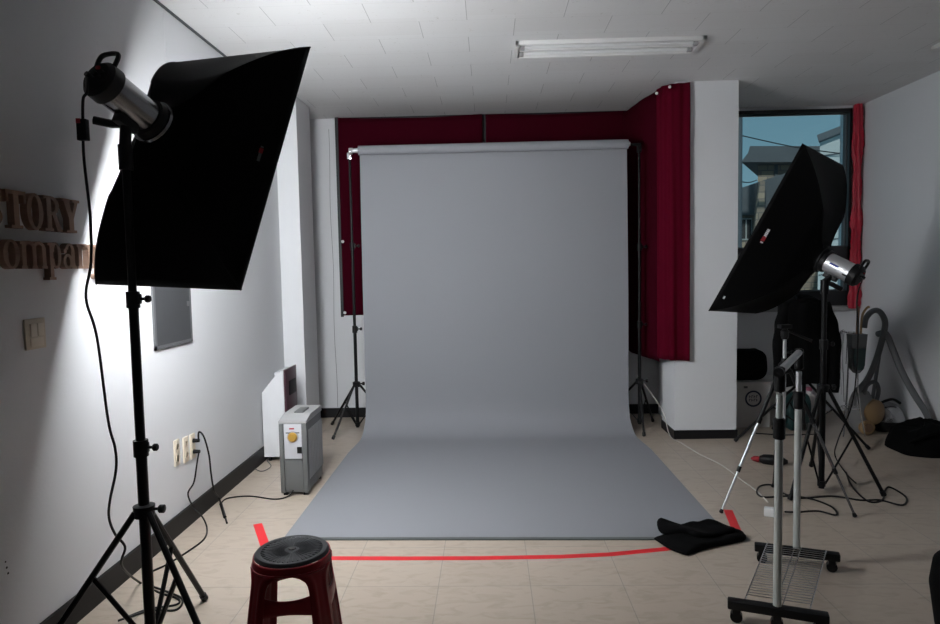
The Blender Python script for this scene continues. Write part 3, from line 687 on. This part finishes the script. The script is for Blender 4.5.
cord('power_cable', [(XL + .045, 4.03, .505), wx(199, 432, .08), wx(204, 437, .09), wx(209, 455, .09), wx(211, 473, .09), wx(214, 490, .10), f3(219, 502, .03), f3(223, 511), f3(227, 524)],
     .0055, 'cable', 'grey-black cable arching out of the upper plug and down to the floor', extra=[('plug', plug(pu), 'plasticblk'), ('connector', B().cyl(f3(221, 506, .014), f3(225, 519, .012), .010, seg=10), 'plasticblk')])
cord('power_cable', [f3(221, 504), f3(228, 499), f3(250, 497), f3(275, 500), (-1.40, 4.42, .01), (-1.375, 4.46, .05), (-1.37, 4.476, .085)], .005, 'cable', 'dark cable on the floor running to the grey oil heater')
cord('power_cable', [f3(254, 469), f3(262, 472), f3(271, 467), f3(268, 460), (-1.72, 5.40, .02), (-1.70, 5.45, .05)], .004, 'hose', 'thin grey cable lying at the foot of the white heater')
cord('power_cable', [(1.40, 6.30, .50), (1.46, 6.05, .40), (1.52, 5.80, .25), (1.56, 5.72, .06), f3(682, 444), f3(700, 455), f3(722, 466), f3(742, 481), f3(757, 492), f3(768, 503)], .004, 'wcable', 'thin white cable trailing across the floor from behind the backdrop')
cord('power_cable', [f3(785, 515, .02), f3(797, 513), f3(818, 512), f3(836, 516), f3(832, 508), f3(812, 500), f3(790, 497), f3(765, 498), f3(757, 494), f3(760, 487), f3(772, 486), f3(783, 494), f3(800, 499), f3(832, 497), f3(860, 501), f3(880, 501), f3(902, 506), f3(906, 498), f3(890, 488), f3(885, 492), f3(882, 501), f3(868, 502), f3(852, 487), f3(846, 473)],
     .006, 'cable', 'black cable looping on the floor round the right light stands')
cord('power_cable', [tuple(oR - frR[0] * .265 + frR[1] * .03), aw(857, 300, 4.30), aw(858, 340, 4.35), aw(853, 400, 4.5), aw(838, 440, 4.7), f3(835, 462, .05), f3(846, 474), f3(856, 484)], .0045, 'cable', 'thin black cable dropping from the right silver flash')
# white adapter
p = at(770, 516, Z=0)
put('power_adapter', B().obox((p.x, p.y, .026), Vector((.9, -.43, 0)), Vector((.43, .9, 0)), Vector((0, 0, 1)), 0.034, .024, .026, .006), 'tube', label='small white power adapter on the floor beside the silver rack', cat='adapter')

# ------------------------------------------------------------------ heaters
def oil_heater():
    x0, x1, y0, y1, h = -1.462, -1.268, 4.44, 4.86, .540
    t = thing('electric_heater', 'grey electric heater with gold dial on the floor beside the paper', 'heater', ((x0 + x1) / 2, (y0 + y1) / 2, 0))
    put('body', B().box(x0 + .006, x1 - .006, y0 + .012, y1, .022, h - .03, .006), 'heatgrey', t)
    fb = B(); fb.box(x0, x0 + .030, y0, y0 + .05, .02, h - .03, .008); fb.box(x1 - .030, x1, y0, y0 + .05, .02, h - .03, .008)
    put('corner_post', fb, 'heatgrey', t)
    top = B().prism([(y0, h - .03), (y1, h - .03), (y1, h + .01), (y0 + .12, h + .012), (y0, h - .015)], lambda p: Vector((x0, p[0], p[1])), lambda p: Vector((x1, p[0], p[1])))
    put('top_cover', top, 'heatlight', t, smooth=False)
    put('carry_handle', B().box(x0 + .07, x1 - .06, y0 + .14, y0 + .30, h + .010, h + .022, .004), 'heatgrey', t)
    f = put('control_panel', B().box(x0 + .036, x1 - .036, y0 + .001, y0 + .014, .262, h - .035, .004), 'heatface', t)
    put('name_strip', B().box(x0 + .075, x1 - .085, y0 - .001, y0 + .002, h - .072, h - .062), 'rprint', f)
    put('vent_lip', B().box(x0 + .05, x1 - .05, y0 - .003, y0 + .003, h - .10, h - .092, .001), 'heatgrey', f)
    d = put('dial', B().lathe((x0 + .097, y0, .415), (0, -1, 0), [(-.002, .033), (.008, .033), (.012, .028), (.022, .025), (.024, .016)], 28), 'gold', f)
    put('dial_ring', B().lathe((x0 + .097, y0 + .001, .415), (0, -1, 0), [(-.002, .040), (.003, .040), (.004, .034)], 28), 'heatlight', f)
    put('power_switch', B().box(x0 + .125, x0 + .157, y0 - .005, y0 + .004, .300, .345, .003), 'plasticblk', f)
    put('lower_panel', B().box(x0 + .036, x1 - .036, y0 + .004, y0 + .014, .04, .25, .003), 'heatgrey', t)
    gr = B()
    for i in range(9): gr.box(x1 - .007, x1 - .001, y0 + .06 + i * .042, y0 + .085 + i * .042, .10, h - .09, .002)
    put('side_grille', gr, 'heatlight', t)
    for a in (x0 + .012, x1 - .042):
        for b_ in (y0 + .02, y1 - .05): put('foot', B().box(a, a + .03, b_, b_ + .03, 0, .026, .003), 'plasticblk', t)
oil_heater()
def white_heater():
    y0, y1 = 5.27, 5.60; xw, xf = XL + .020, -1.672
    t = thing('heater_cabinet', 'white slim heater cabinet with dark wine front behind the grey heater', 'heater', ((xw + xf) / 2, (y0 + y1) / 2, 0))
    prof = [(xw, .04), (xf - .03, .04), (xf - .03, .735), (xw + .11, .735), (xw + .11, .70), (xw + .09, .68), (xw, .57)]
    put('body', B().prism(prof, lambda p: Vector((p[0], y0, p[1])), lambda p: Vector((p[0], y1, p[1]))), 'white', t, smooth=False)
    put('front_rim', B().box(xf - .03, xf - .008, y0, y1, .04, .745, .003), 'white', t)
    fp = put('front_panel', B().box(xf - .01, xf + .008, y0 + .012, y1 - .012, .05, .755, .005), 'wine', t, label='dark wine front panel')
    put('display', B().box(xf + .006, xf + .016, y0 + .09, y1 - .06, .53, .65, .004), 'plasticblk', fp)
    for y in (y0 + .03, y1 - .05):
        for x in (xw + .03, xf - .05): put('caster', B().cyl((x, y, .02), (x + .018, y, .02), .02, seg=14).box(x, x + .018, y - .012, y + .012, .02, .045), 'plasticblk', t)
white_heater()

# ------------------------------------------------------------------ red stool
def stool():
    cx, cy, H_ = -.782, 2.482, .481
    t = thing('plastic_stool', 'dark red plastic stool with a black round seat in the foreground', 'stool', (cx, cy, 0))
    r = .1415
    prof = [(0, .0), (0, .012), (.005, .016), (.003, .05), (.005, .10), (.001, r - .026), (.006, r - .014), (.005, r - .006), (-.001, r - .001), (-.008, r + .001), (-.011, r - .01)]
    sp = [(h, rr) for h, rr in prof]
    put('seat', B().lathe((cx, cy, H_ - .012), (0, 0, 1), list(reversed(sp)), 56), 'stoolblk', t)
    rays = B()
    for k in range(40):
        a = 2 * PI * k / 40; d = Vector((math.cos(a), math.sin(a), 0)); rays.obox(Vector((cx, cy, H_ - .0075)) + d * .072, d, Vector((-d.y, d.x, 0)), Vector((0, 0, 1)), .045, .0012, .0014)
    put('seat_ribs', rays, 'stoolblk', t)
    put('seat_hole', B().lathe((cx, cy, H_ - .007), (0, 0, 1), [(0, .012), (.002, .012)], 20), 'socketblk', t)
    # skirt
    N = 64
    def rad(z):  # outline widens toward the floor
        return r + .003 + (H_ - z) * .085
    def sq(a, z):
        k = (H_ - z) / H_; p = 2 + 3.0 * k; c, s_ = abs(math.cos(a)), abs(math.sin(a)); q = (c ** p + s_ ** p) ** (-1 / p)
        return rad(z) * (q * .98 if k > 0 else 1)
    rot = R(45 + 8)
    def sp3(a, z, off=0): rr = sq(a, z) - off; return Vector((cx + rr * math.cos(a + rot - PI / 4), cy + rr * math.sin(a + rot - PI / 4), z))
    sk = B(); sk.grid(N, 4, lambda u_, v: sp3(2 * PI * u_, H_ - .020 - .028 * v) + Vector((0, 0, 0)))
    sk.loops([[sp3(2 * PI * i / N, H_ - .046 - k * .006, -.004 + k * .003) for i in range(N)] for k in range(2)], cap=False)
    put('skirt', sk, 'stoolred', t, solid=.005, ang=60)
    # four legs, each an angled shell at a corner, arching into the next
    for q in range(4):
        ac = PI / 4 + q * PI / 2; b = B()
        def lf(u_, v, ac=ac):
            z = (H_ - .046) * (1 - v)
            half = .27 + .55 * math.exp(-v * 26) - .03 * v
            a = ac + (u_ - .5) * 2 * half
            ridge = .006 * math.exp(-((abs(u_ - .5) - .27) / .07) ** 2)
            return sp3(a, z, -ridge + .0)
        b.grid(18, 26, lf); put('leg', b, 'stoolred', t, solid=.005, ang=60)
        # stretcher band between this leg and the next
        b2 = B()
        def bf(u_, v, ac=ac):
            a = ac + .20 + u_ * (PI / 2 - .40); z = .290 + .050 * v + .012 * (2 * abs(u_ - .5)) ** 2 * (1 if v > .5 else -1)
            return sp3(a, z, .003)
        b2.grid(14, 3, bf); put('stretcher', b2, 'stoolred', t, solid=.006, ang=60)
stool()

# ------------------------------------------------------------------ red tape on the floor
def tape(pts, w_, label, z=.0012):
    P = [Vector((p[0], p[1], 0)) for p in pts]; b = B(); rings = []
    for i, p in enumerate(P):
        d = (P[min(i + 1, len(P) - 1)] - P[max(i - 1, 0)]).normalized(); s_ = Vector((-d.y, d.x, 0)) * w_ / 2
        rings.append([p - s_ + Vector((0, 0, .0002)), p + s_ + Vector((0, 0, .0002)), p + s_ + Vector((0, 0, z)), p - s_ + Vector((0, 0, z))])
    put('floor_tape', b.loops(rings), 'tape', label=label, cat='tape', group='red tape marks on the floor', smooth=False)
tape([fl(257.5, 524), fl(265, 545), fl(271, 560)], .052, 'short red tape strip on the floor behind the stool')
tape([fl(280, 559), fl(333, 558.3), fl(400, 558.5), fl(480, 558.2), fl(560, 556.8), fl(610, 554.5), fl(662, 549.5), fl(690, 546)], .045, 'long thin red tape line on the floor before the grey paper')
tape([fl(728, 510), fl(739, 536)], .052, 'short red tape strip on the floor at the right front paper corner')

# ------------------------------------------------------------------ folded black cloth
def folded_cloth():
    t = thing('folded_cloth', 'folded black cloth lying on the right front corner of the paper', 'cloth', (1.15, 3.62, 0))
    def layer(pts, h, z0, seed):
        P = [fl(*p) for p in pts]; c = Vector((sum(p[0] for p in P) / len(P), sum(p[1] for p in P) / len(P)))
        Q = smooth_path([(p[0], p[1], 0) for p in P] + [(P[0][0], P[0][1], 0)], 5)[:-1]
        rings = []
        for sc, hh in ((.97, 0), (1.0, .25), (1.0, .7), (.95, .96), (.8, 1.0), (.55, 1.05), (.3, 1.0), (.08, 1.0)):
            ring = []
            for q in Q:
                x = c.x + (q.x - c.x) * sc; y = c.y + (q.y - c.y) * sc
                ring.append(Vector((x, y, z0 + h * hh + (.013 * noise.noise(Vector((x * 7, y * 9, seed))) + .007 * math.sin(x * 22 + y * 13) if hh > .5 else 0))))
            rings.append(ring)
        return B().loops(rings)
    put('lower_fold', layer([(654, 541), (657, 539.5), (680, 538), (715, 536), (738, 535), (744, 537.5), (744, 542), (715, 548), (693, 554), (686, 556.5), (670, 551)], .030, .005, 1), 'black', t, ang=60)
    put('upper_fold', layer([(657, 532), (660, 529), (668, 532), (675, 533.5), (690, 530.5), (700, 531.5), (712, 530), (722, 532), (736, 539), (722, 542), (698, 544), (686, 541), (662, 540)], .026, .034, 5), 'black', t, ang=60)
folded_cloth()

# ------------------------------------------------------------------ rolling garment rack
def rack():
    A = Vector((1.20, 2.745, 0)); C = Vector((1.545, 3.32, 0)); ax = Vector((.94, -.34, 0)).normalized(); ay = (C - A).normalized(); Z = Vector((0, 0, 1)); nb = Vector((-ax.y, ax.x, 0))
    t = thing('rolling_rack', 'small silver rolling rack with black bases and a wire shelf', 'rack', ((A + C) / 2))
    for c in (A, C):
        bs = put('base_bar', B().obox(c + Z * .078, ax, nb, Z, .196, .024, .019, .007), 'plasticblk', t)
        for s_ in ((-1, 1) if c is C else (-1, 0, 1)):
            w_ = c + ax * s_ * .160
            put('caster', B().cyl(w_ + Z * .025 - nb * -.015, w_ + Z * .025 - nb * .015, .025, seg=20).obox(w_ + Z * .050, ax, nb, Z, .016, .020, .014, .004), 'plasticblk', bs)
        far = c is C
        top = 1.105
        put('post', B().cyl(c + Z * .10, c + Z * (.88 if not far else .86), .0165, seg=20), 'postgrey', t)
        put('upper_post', B().cyl(c + Z * (.86), c + Z * (top - .10), .0135, seg=18), 'postgrey' if not far else 'silver', t)
        put('post_collar', B().lathe(c + Z * .86, Z, [(-.045, .018), (-.04, .024), (.04, .024), (.045, .018)], 20), 'plasticblk', t)
        put('top_joint', B().lathe(c + Z * (top - .09), Z, [(0, .017), (.005, .021), (.08, .021), (.10, .02), (.105, .012)], 20), 'plasticblk', t)
    put('top_bar', B().cyl(A + Z * 1.10 - ay * .02, C + Z * 1.10 + ay * .0, .0165, seg=20), 'silver', t)
    put('bar_end', B().cyl(C + Z * 1.10 - ay * .01, C + Z * 1.10 + ay * .02, .020, seg=16).cyl(A + Z * 1.10 - ay * .04, A + Z * 1.10 - ay * .01, .020, seg=16), 'plasticblk', t)
    sh = put('wire_shelf', B().cyl(A + ax * -.125 + Z * .104, C + ax * -.135 + Z * .104, .0035, seg=8).cyl(A + ax * .125 + Z * .104, C + ax * .135 + Z * .104, .0035, seg=8).cyl(A - ax * .006 + Z * .104, C - ax * .006 + Z * .104, .003, seg=8).cyl(A + ax * .022 + Z * .104, C + ax * .022 + Z * .104, .003, seg=8), 'chrome', t)
    wr = B()
    for i in range(24):
        q = A.lerp(C, .06 + i * .88 / 23) + Z * .1085; hw = .127 + .008 * i / 23; wr.cyl(q - ax * hw, q + ax * hw, .0018, seg=6)
    put('shelf_wires', wr, 'chrome', sh)
rack()

# ------------------------------------------------------------------ photo tripod
def tripod():
    x, y = 1.85, 4.17
    t = thing('camera_tripod', 'slim silver and black camera tripod behind the rolling rack', 'tripod', (x, y, 0))
    H_ = .90
    put('centre_column', B().cyl((x, y, .45), (x, y, 1.08), .011, seg=14), 'silver', t)
    put('leg_hub', B().lathe((x, y, H_), (0, 0, 1), [(-.05, .018), (-.04, .034), (.01, .036), (.03, .02), (.05, .018)], 20), 'plasticblk', t)
    hd = put('tripod_head', B().lathe((x, y, 1.07), (0, 0, 1), [(0, .018), (.02, .024), (.05, .024), (.06, .016), (.075, .016)], 18).obox((x, y, 1.15), Vector((1, 0, 0)), Vector((0, 1, 0)), Vector((0, 0, 1)), .035, .03, .012, .003), 'plasticblk', t)
    put('pan_handle', B().cyl((x + .02, y, 1.12), (x + .15, y - .04, 1.06), .006, .010, 10), 'plasticblk', hd)
    put('side_knob', B().lathe((x + .02, y, .985), (1, 0, 0), [(0, .006), (.02, .006), (.02, .013), (.035, .013)], 12), 'plasticblk', t)
    for fx, fy in (fl(721, 514), fl(855, 518), fl(773, 488)):
        d = Vector((fx - x, fy - y, 0)).normalized(); p0 = Vector((x, y, H_ - .02)) + d * .03; p1 = Vector((fx, fy, .012))
        lg = put('leg', B().cyl(p0, p0.lerp(p1, .36), .0125, seg=12), 'metalblk', t)
        put('leg_section', B().cyl(p0.lerp(p1, .34), p0.lerp(p1, .70), .0095, seg=12), 'silver' if fx < 1.6 else 'darksilver', lg)  # left leg bright, others dark: light and shade put into the silver
        put('leg_tip', B().cyl(p0.lerp(p1, .68), p1, .0070, seg=12), 'silver' if fx < 1.6 else 'darksilver', lg)
        for k in (.36, .70): q = p0.lerp(p1, k); dd = (p1 - p0).normalized(); put('leg_lock', B().cyl(q - dd * .018, q + dd * .018, .0155 if k < .5 else .0125, seg=12), 'plasticblk', lg)
        put('foot', B().lathe(p1 - (p1 - p0).normalized() * .02, p1 - p0, [(0, .009), (.02, .014), (.026, .008)], 12), 'plasticblk', lg)
        q = p0.lerp(p1, .45); put('strut', B().cyl(q, (x, y, .46), .004, seg=6), 'metalblk', t)
tripod()

# ------------------------------------------------------------------ second stand with a coat
s3 = light_stand('black stand under the hanging coat, behind the right softbox stand', 2.66, 5.62, [fl(735, 442), fl(869, 450), (2.62, 6.12)], .55, 1.23, [.85], r=.015, lowz=.16)
def coat():
    cx, cy = 2.645, 5.60
    t = thing('black_coat', 'black coat hanging on a stand below the right window', 'coat', (cx, cy, .45))
    def cf(u_, v):
        a = 2 * PI * u_; z = .52 + v * .73
        ww = .20 + .035 * (1 - v) if v < .9 else .20 * (1 - ((v - .9) / .1) ** 2 * .8) + .01
        dd = .075 if v < .9 else .075 * (1 - ((v - .9) / .1) ** 2 * .5)
        k = 1 + .10 * math.sin(a * 5 + z * 2) * (1 - v * .7) + .05 * math.sin(a * 11 + 1)
        return Vector((cx + .01 * math.sin(z * 4) + ww * k * math.cos(a), cy + dd * k * math.sin(a), z + .02 * math.sin(a * 3) * (1 - v)))
    put('body', B().grid(56, 24, cf), 'black', t, solid=.006, ang=70)
    for s_, bot in ((-1, .50), (1, .46)):
        sp = smooth_path([(cx + s_ * .155, cy, 1.20), (cx + s_ * .205, cy - .03, 1.05), (cx + s_ * .235, cy - .05, .85), (cx + s_ * .225, cy - .05, bot)], 6)
        put('sleeve', B().tube(sp, .05, 14, rf=lambda q: .050 - .010 * q + .004 * math.sin(q * 22)), 'black', t, ang=70)
    put('collar', B().tube(smooth_path([(cx - .07, cy - .05, 1.23), (cx, cy - .07, 1.245), (cx + .07, cy - .05, 1.23), (cx + .05, cy + .05, 1.255), (cx - .05, cy + .05, 1.255), (cx - .07, cy - .05, 1.23)], 5), .018, 8), 'black', t)
coat()

# ------------------------------------------------------------------ cartons and small things under the window
def carton(x0, x1, y0, y1, h, label, logo):
    t = thing('carton', label, 'box', ((x0 + x1) / 2, (y0 + y1) / 2, 0), 'white cartons under the right window')
    put('box_body', B().box(x0, x1, y0, y1, 0, h, .004), 'carton', t)
    put('box_flap', B().box(x0 + .004, x1 - .004, y0 + .004, (y0 + y1) / 2 - .002, h - .001, h + .004).box(x0 + .004, x1 - .004, (y0 + y1) / 2 + .002, y1 - .004, h - .001, h + .004), 'carton', t)
    if logo:
        c = Vector((2.475, y0, .275)); N = 36; b = B()
        ro, ri = .078, .062
        rings = [[c + Vector((math.cos(2 * PI * k / N) * rr, yy, math.sin(2 * PI * k / N) * rr)) for k in range(N)] for rr, yy in ((ro, 0), (ro, -.0015), (ri, -.0015), (ri, 0))]
        put('round_logo', b.loops(rings, cap=False), 'navy', t, smooth=False, label='dark blue ring printed on the carton')
        tx = B()
        for r_, z in ((0, .02), (1, -.014)):
            for k in range(4):
                x = -.040 + k * .022; tx.box(c.x + x, c.x + x + .005, y0 - .0015, y0, c.z + z - .012, c.z + z + .012); 
                if (k + r_) % 2: tx.box(c.x + x, c.x + x + .015, y0 - .0015, y0, c.z + z + .006, c.z + z + .012)
                else: tx.box(c.x + x, c.x + x + .014, y0 - .0015, y0, c.z + z - .003, c.z + z + .003)
        put('logo_lettering', tx, 'navy', t, smooth=False)
        put('small_print', B().box(2.385, 2.42, y0 - .0015, y0, .375, .395), 'hose', t, smooth=False)
carton(2.24, 2.63, 6.22, 6.60, .43, 'white carton with a dark blue round logo, beside the white column', True)
carton(2.65, 2.88, 6.30, 6.66, .42, 'plain pale carton to the right of the carton with the round logo', False)
def rounded_bag(name, c, hx, hy, hz, m_, label, cat, seed, handle=True):
    t = thing(name, label, cat, (c[0], c[1], c[2] - hz))
    def bf(u_, v):
        a = 2 * PI * u_; ph = -PI / 2 + PI * v; e = .38 if not handle else .55
        f = lambda q, e_=e: math.copysign(abs(q) ** e_, q)
        k = 1 + .05 * noise.noise(Vector((math.cos(a) * 1.2 + seed, math.sin(a) * 2, ph * 2)))
        return Vector((c[0] + hx * k * f(math.cos(ph)) * f(math.cos(a)), c[1] + hy * k * f(math.cos(ph)) * f(math.sin(a)), c[2] + hz * (k if ph > 0 else 1) * f(math.sin(ph), .7)))
    put('body', B().grid(40, 22, bf), m_, t, ang=70)
    if handle:
        put('handle', B().tube(smooth_path([(c[0] - hx * .4, c[1] - hy * .3, c[2] + hz * .93), (c[0] - hx * .25, c[1] - hy * .3, c[2] + hz * 1.22), (c[0] + hx * .25, c[1] - hy * .3, c[2] + hz * 1.22), (c[0] + hx * .4, c[1] - hy * .3, c[2] + hz * .93)], 6), .010, 7), m_, t)
    return t
rounded_bag('black_bag', (2.44, 6.36, .583), .19, .12, .145, 'black', 'black bag resting on the carton with the round logo', 'bag', 1, False)
rounded_bag('plastic_bag', (2.82, 6.1, .18), .11, .09, .175, 'teal', 'dark teal plastic bag on the floor behind the tripod legs', 'bag', 3, False)
def jug():
    x, y = 3.02, 6.28
    t = thing('plastic_jug', 'pale plastic jug on the floor behind the black stands', 'jug', (x, y, 0))
    put('body', B().lathe((x, y, 0), (0, 0, 1), [(.0, .06), (.01, .075), (.22, .075), (.28, .055), (.31, .026), (.34, .024)], 24), 'carton', t)
    put('cap', B().lathe((x, y, .335), (0, 0, 1), [(0, .028), (.03, .028), (.032, .02)], 16), 'pink', t)
    put('handle', B().tube(smooth_path([(x + .05, y - .03, .27), (x + .10, y - .05, .25), (x + .10, y - .05, .16), (x + .07, y - .03, .13)], 5), .009, 8), 'carton', t)
jug()
def brush():
    a = at(751, 462, Z=0); c = at(776, 465, Z=0); d = (c - a).normalized(); s_ = Vector((-d.y, d.x, 0))
    t = thing('hand_brush', 'small dark hand brush with red bristles on the floor behind the tripod', 'brush', (a + c) / 2)
    put('bristles', B().lathe(a + Vector((0, 0, .03)), d, [(0, .006), (.02, .020), (.05, .024), (.06, .02)], 12), 'rprint', t, label='red end')
    put('grip', B().lathe(a + d * .06 + Vector((0, 0, .035)), d, [(0, .022), (.03, .038), (.09, .042), (.16, .034), (.20, .012)], 16), 'plasticblk', t)
brush()

# ------------------------------------------------------------------ vacuums, hose, odds by the right wall
VY = 5.95
def va(x, y, Y=VY): p = at(x, y, Y=Y); return Vector((p.x, p.y, p.z))
def vac1():
    c = Vector((3.36, 5.99, 0))
    t = thing('vacuum_cleaner', 'grey and tan canister vacuum standing on end by the right wall', 'vacuum cleaner', c)
    def bf(u_, v):
        a = 2 * PI * u_; z = .01 + .37 * v; k = math.sin(PI * (.10 + .84 * v)) ** .35
        return Vector((c.x - .015 + .105 * k * math.cos(a), c.y + .10 * k * math.sin(a), z))
    put('body', B().grid(32, 20, bf), 'vacgrey', t, ang=70)
    put('side_shell', B().lathe((c.x + .045, c.y - .01, .20), (.35, -.9, 0), [(-.05, .07), (.02, .115), (.075, .11), (.095, .075), (.10, .01)], 28), 'tan', t, label='tan side shell')
    w_ = put('wheel', B().lathe((c.x - .01, c.y - .075, .068), (0, -1, 0), [(0, .066), (.03, .066), (.042, .052), (.044, .02)], 28), 'tan', t)
    put('wheel_hub', B().lathe((c.x - .01, c.y - .118, .068), (0, -1, 0), [(0, .040), (.006, .034)], 20), 'brown', w_)
    put('handle', B().tube(smooth_path([(c.x - .02, c.y - .05, .34), (c.x + .0, c.y - .06, .44), (c.x + .07, c.y - .06, .47), (c.x + .11, c.y - .05, .40), (c.x + .10, c.y - .04, .30)], 6), .018, 10), 'hose', t)
    put('hose', B().tube(smooth_path([va(856, 392), va(867, 380), va(876, 360), va(883, 336), va(885, 322), va(880, 312), va(873, 311), va(866, 318), va(864, 328)], 8), .026, 12, rf=lambda q: .026 + .0015 * math.sin(q * 400)), 'hose', t)
vac1()
def vac2():
    c = Vector((3.62, 6.08, .16))
    t = thing('vacuum_cleaner', 'round chrome and dark vacuum on the floor beside the tan one', 'vacuum cleaner', (c.x, c.y, 0))
    put('body', B().lathe((c.x, c.y, 0), (0, 0, 1), [(.0, .10), (.02, .14), (.10, .155)], 32), 'plasticblk', t)
    put('dome', B().lathe((c.x, c.y, .10), (0, 0, 1), [(0, .152), (.05, .148), (.10, .125), (.14, .085), (.16, .03), (.163, .005)], 32), 'vacchrome', t, label='shiny silver dome')
    put('handle', B().tube(smooth_path([(c.x - .12, c.y - .05, .18), (c.x - .10, c.y - .08, .26), (c.x, c.y - .09, .30), (c.x + .08, c.y - .08, .26)], 6), .012, 8), 'plasticblk', t)
    put('wand', B().tube([va(872, 402, 6.1), va(880, 350, 6.3), va(884, 335, 6.35)], .016, 10), 'hose', t)
vac2()
put('vacuum_hose', B().tube(smooth_path([va(878, 334, 6.05), va(886, 334, 5.95), va(893, 350, 5.85), va(902, 372, 5.78), va(914, 394, 5.70), va(925, 411, 5.64), va(931, 424, 5.60)], 8), .027, 12), 'hose', label='thick grey hose leaning against the right wall above the black bag', cat='hose')
def wire_stand():
    x, y = 3.20, 5.90
    t = thing('wire_stand', 'thin chrome wire stand with hooks beside the tan vacuum', 'stand', (x, y, 0))
    for i, (dx, dy) in enumerate(((-.05, -.04), (.05, -.04), (0, .06))):
        put('leg', B().tube(smooth_path([(x + dx * 1.9, y + dy * 1.9, .005), (x + dx, y + dy, .35), (x + dx * .7, y + dy * .7, .92)], 6), .006, 8), 'chrome', t)
    for i, z in enumerate((.25, .92)):
        N = 20; rr = .075 if i == 0 else .05
        put('ring', B().tube([(x + rr * math.cos(2 * PI * k / N), y + rr * math.sin(2 * PI * k / N), z) for k in range(N + 1)], .004, 6), 'chrome', t)
    for k in range(8):
        a = PI * .7 + k * .38; put('hook', B().tube(smooth_path([(x, y, .90), (x + .07 * math.cos(a), y + .03 * math.sin(a), .93), (x + .10 * math.cos(a), y + .05 * math.sin(a), .88), (x + (.09 + .008 * k) * math.cos(a), y - .012 * k, .30 + .07 * k)], 6), .003, 6), 'chrome', t)
wire_stand()
def garden_tool():
    a = va(857, 334, 5.80)
    t = thing('hanging_caddy', 'grey-green caddy hanging above the tan vacuum', 'caddy', a - Vector((0, 0, .35)))
    put('shell', B().loops([[a + Vector((sx_ * w_, sy_ * d_, z)) for sx_, sy_ in ((-1, -1), (1, -1), (1, 1), (-1, 1))] for z, w_, d_ in ((-.34, .020, .02), (-.30, .050, .03), (-.02, .068, .04), (0, .070, .04))]), 'hose', t)
    put('front_panel', B().loops([[a + Vector((sx_ * w_, -.045 + sy_ * .01, z)) for sx_, sy_ in ((-1, -1), (1, -1), (1, 1), (-1, 1))] for z, w_ in ((-.31, .022), (-.27, .042), (-.12, .050))]), 'teal', t, label='teal front panel')
    put('stick', B().tube([a + Vector((.0, 0, -.05)), a + Vector((.012, .01, .24))], .012, 8), 'brown', t, label='brown wooden handle')
    put('stick', B().tube(smooth_path([a + Vector((.03, 0, -.03)), a + Vector((.04, 0, .15)), a + Vector((.075, 0, .22)), a + Vector((.10, 0, .235))], 5), .010, 8), 'tan', t, label='bent tan handle')
garden_tool()
def duffel():
    t = thing('duffel_bag', 'large black soft bag lying on the floor by the right wall', 'bag', (3.52, 5.55, 0))
    c = Vector((3.525, 5.40, 0)); hx, hy, hz = .238, .24, .245
    def bf(u_, v):
        a = 2 * PI * u_; ph = PI / 2 * v; k = 1 + .10 * noise.noise(Vector((math.cos(a) * 1.6 + 4, math.sin(a) * 1.6, ph * 2)))
        ta = 1 if math.cos(a) > 0 else 1 - .22 * abs(math.cos(a)) * (math.sin(ph))
        f = lambda q, e_: math.copysign(abs(q) ** e_, q)
        return Vector((c.x + hx * k * f(math.cos(ph), .6) * f(math.cos(a), .7), c.y + hy * k * f(math.cos(ph), .6) * f(math.sin(a), .7), .002 + hz * ta * (1 + .09 * noise.noise(Vector((math.cos(a) * 5, math.sin(a) * 5, ph * 3)))) * math.sin(ph) ** .8))
    put('body', B().grid(56, 20, bf), 'black', t, ang=70)
    put('strap', B().tube(smooth_path([(c.x - .24, c.y - .20, .12), (c.x - .1, c.y - .25, .20), (c.x + .1, c.y - .24, .22), (c.x + .22, c.y - .2, .13)], 6), .012, 8), 'black', t)
duffel()
# black padded seat cut off by the right frame edge
def pouf():
    x, y = 1.86, 2.28
    t = thing('padded_seat', 'black padded seat cut off by the lower right frame edge', 'seat', (x, y, 0))
    put('cushion', B().lathe((x, y, 0), (0, 0, 1), [(.20, .20), (.21, .265), (.36, .285), (.44, .275), (.475, .24), (.485, .18), (.487, .02)], 48), 'black', t, ang=60)
    put('base', B().lathe((x, y, 0), (0, 0, 1), [(0, .22), (.02, .23), (.20, .20), (.21, .1)], 36), 'plasticblk', t)
pouf()
# ------------------------------------------------------------------ faint fill lamp added behind the camera, no real source there
ld = bpy.data.lights.new('added_back_fill', 'AREA'); ld.energy = BACK_FILL_POWER; ld.size = 1.6; ld.size_y = 2.0; ld.shape = 'RECTANGLE'; ld.color = (.92, .96, 1)
lo = bpy.data.objects.new('added_back_fill', ld); COL.objects.link(lo); lo.location = (1.0, YN + .05, 1.6); lo.rotation_euler = (PI / 2, 0, 0)
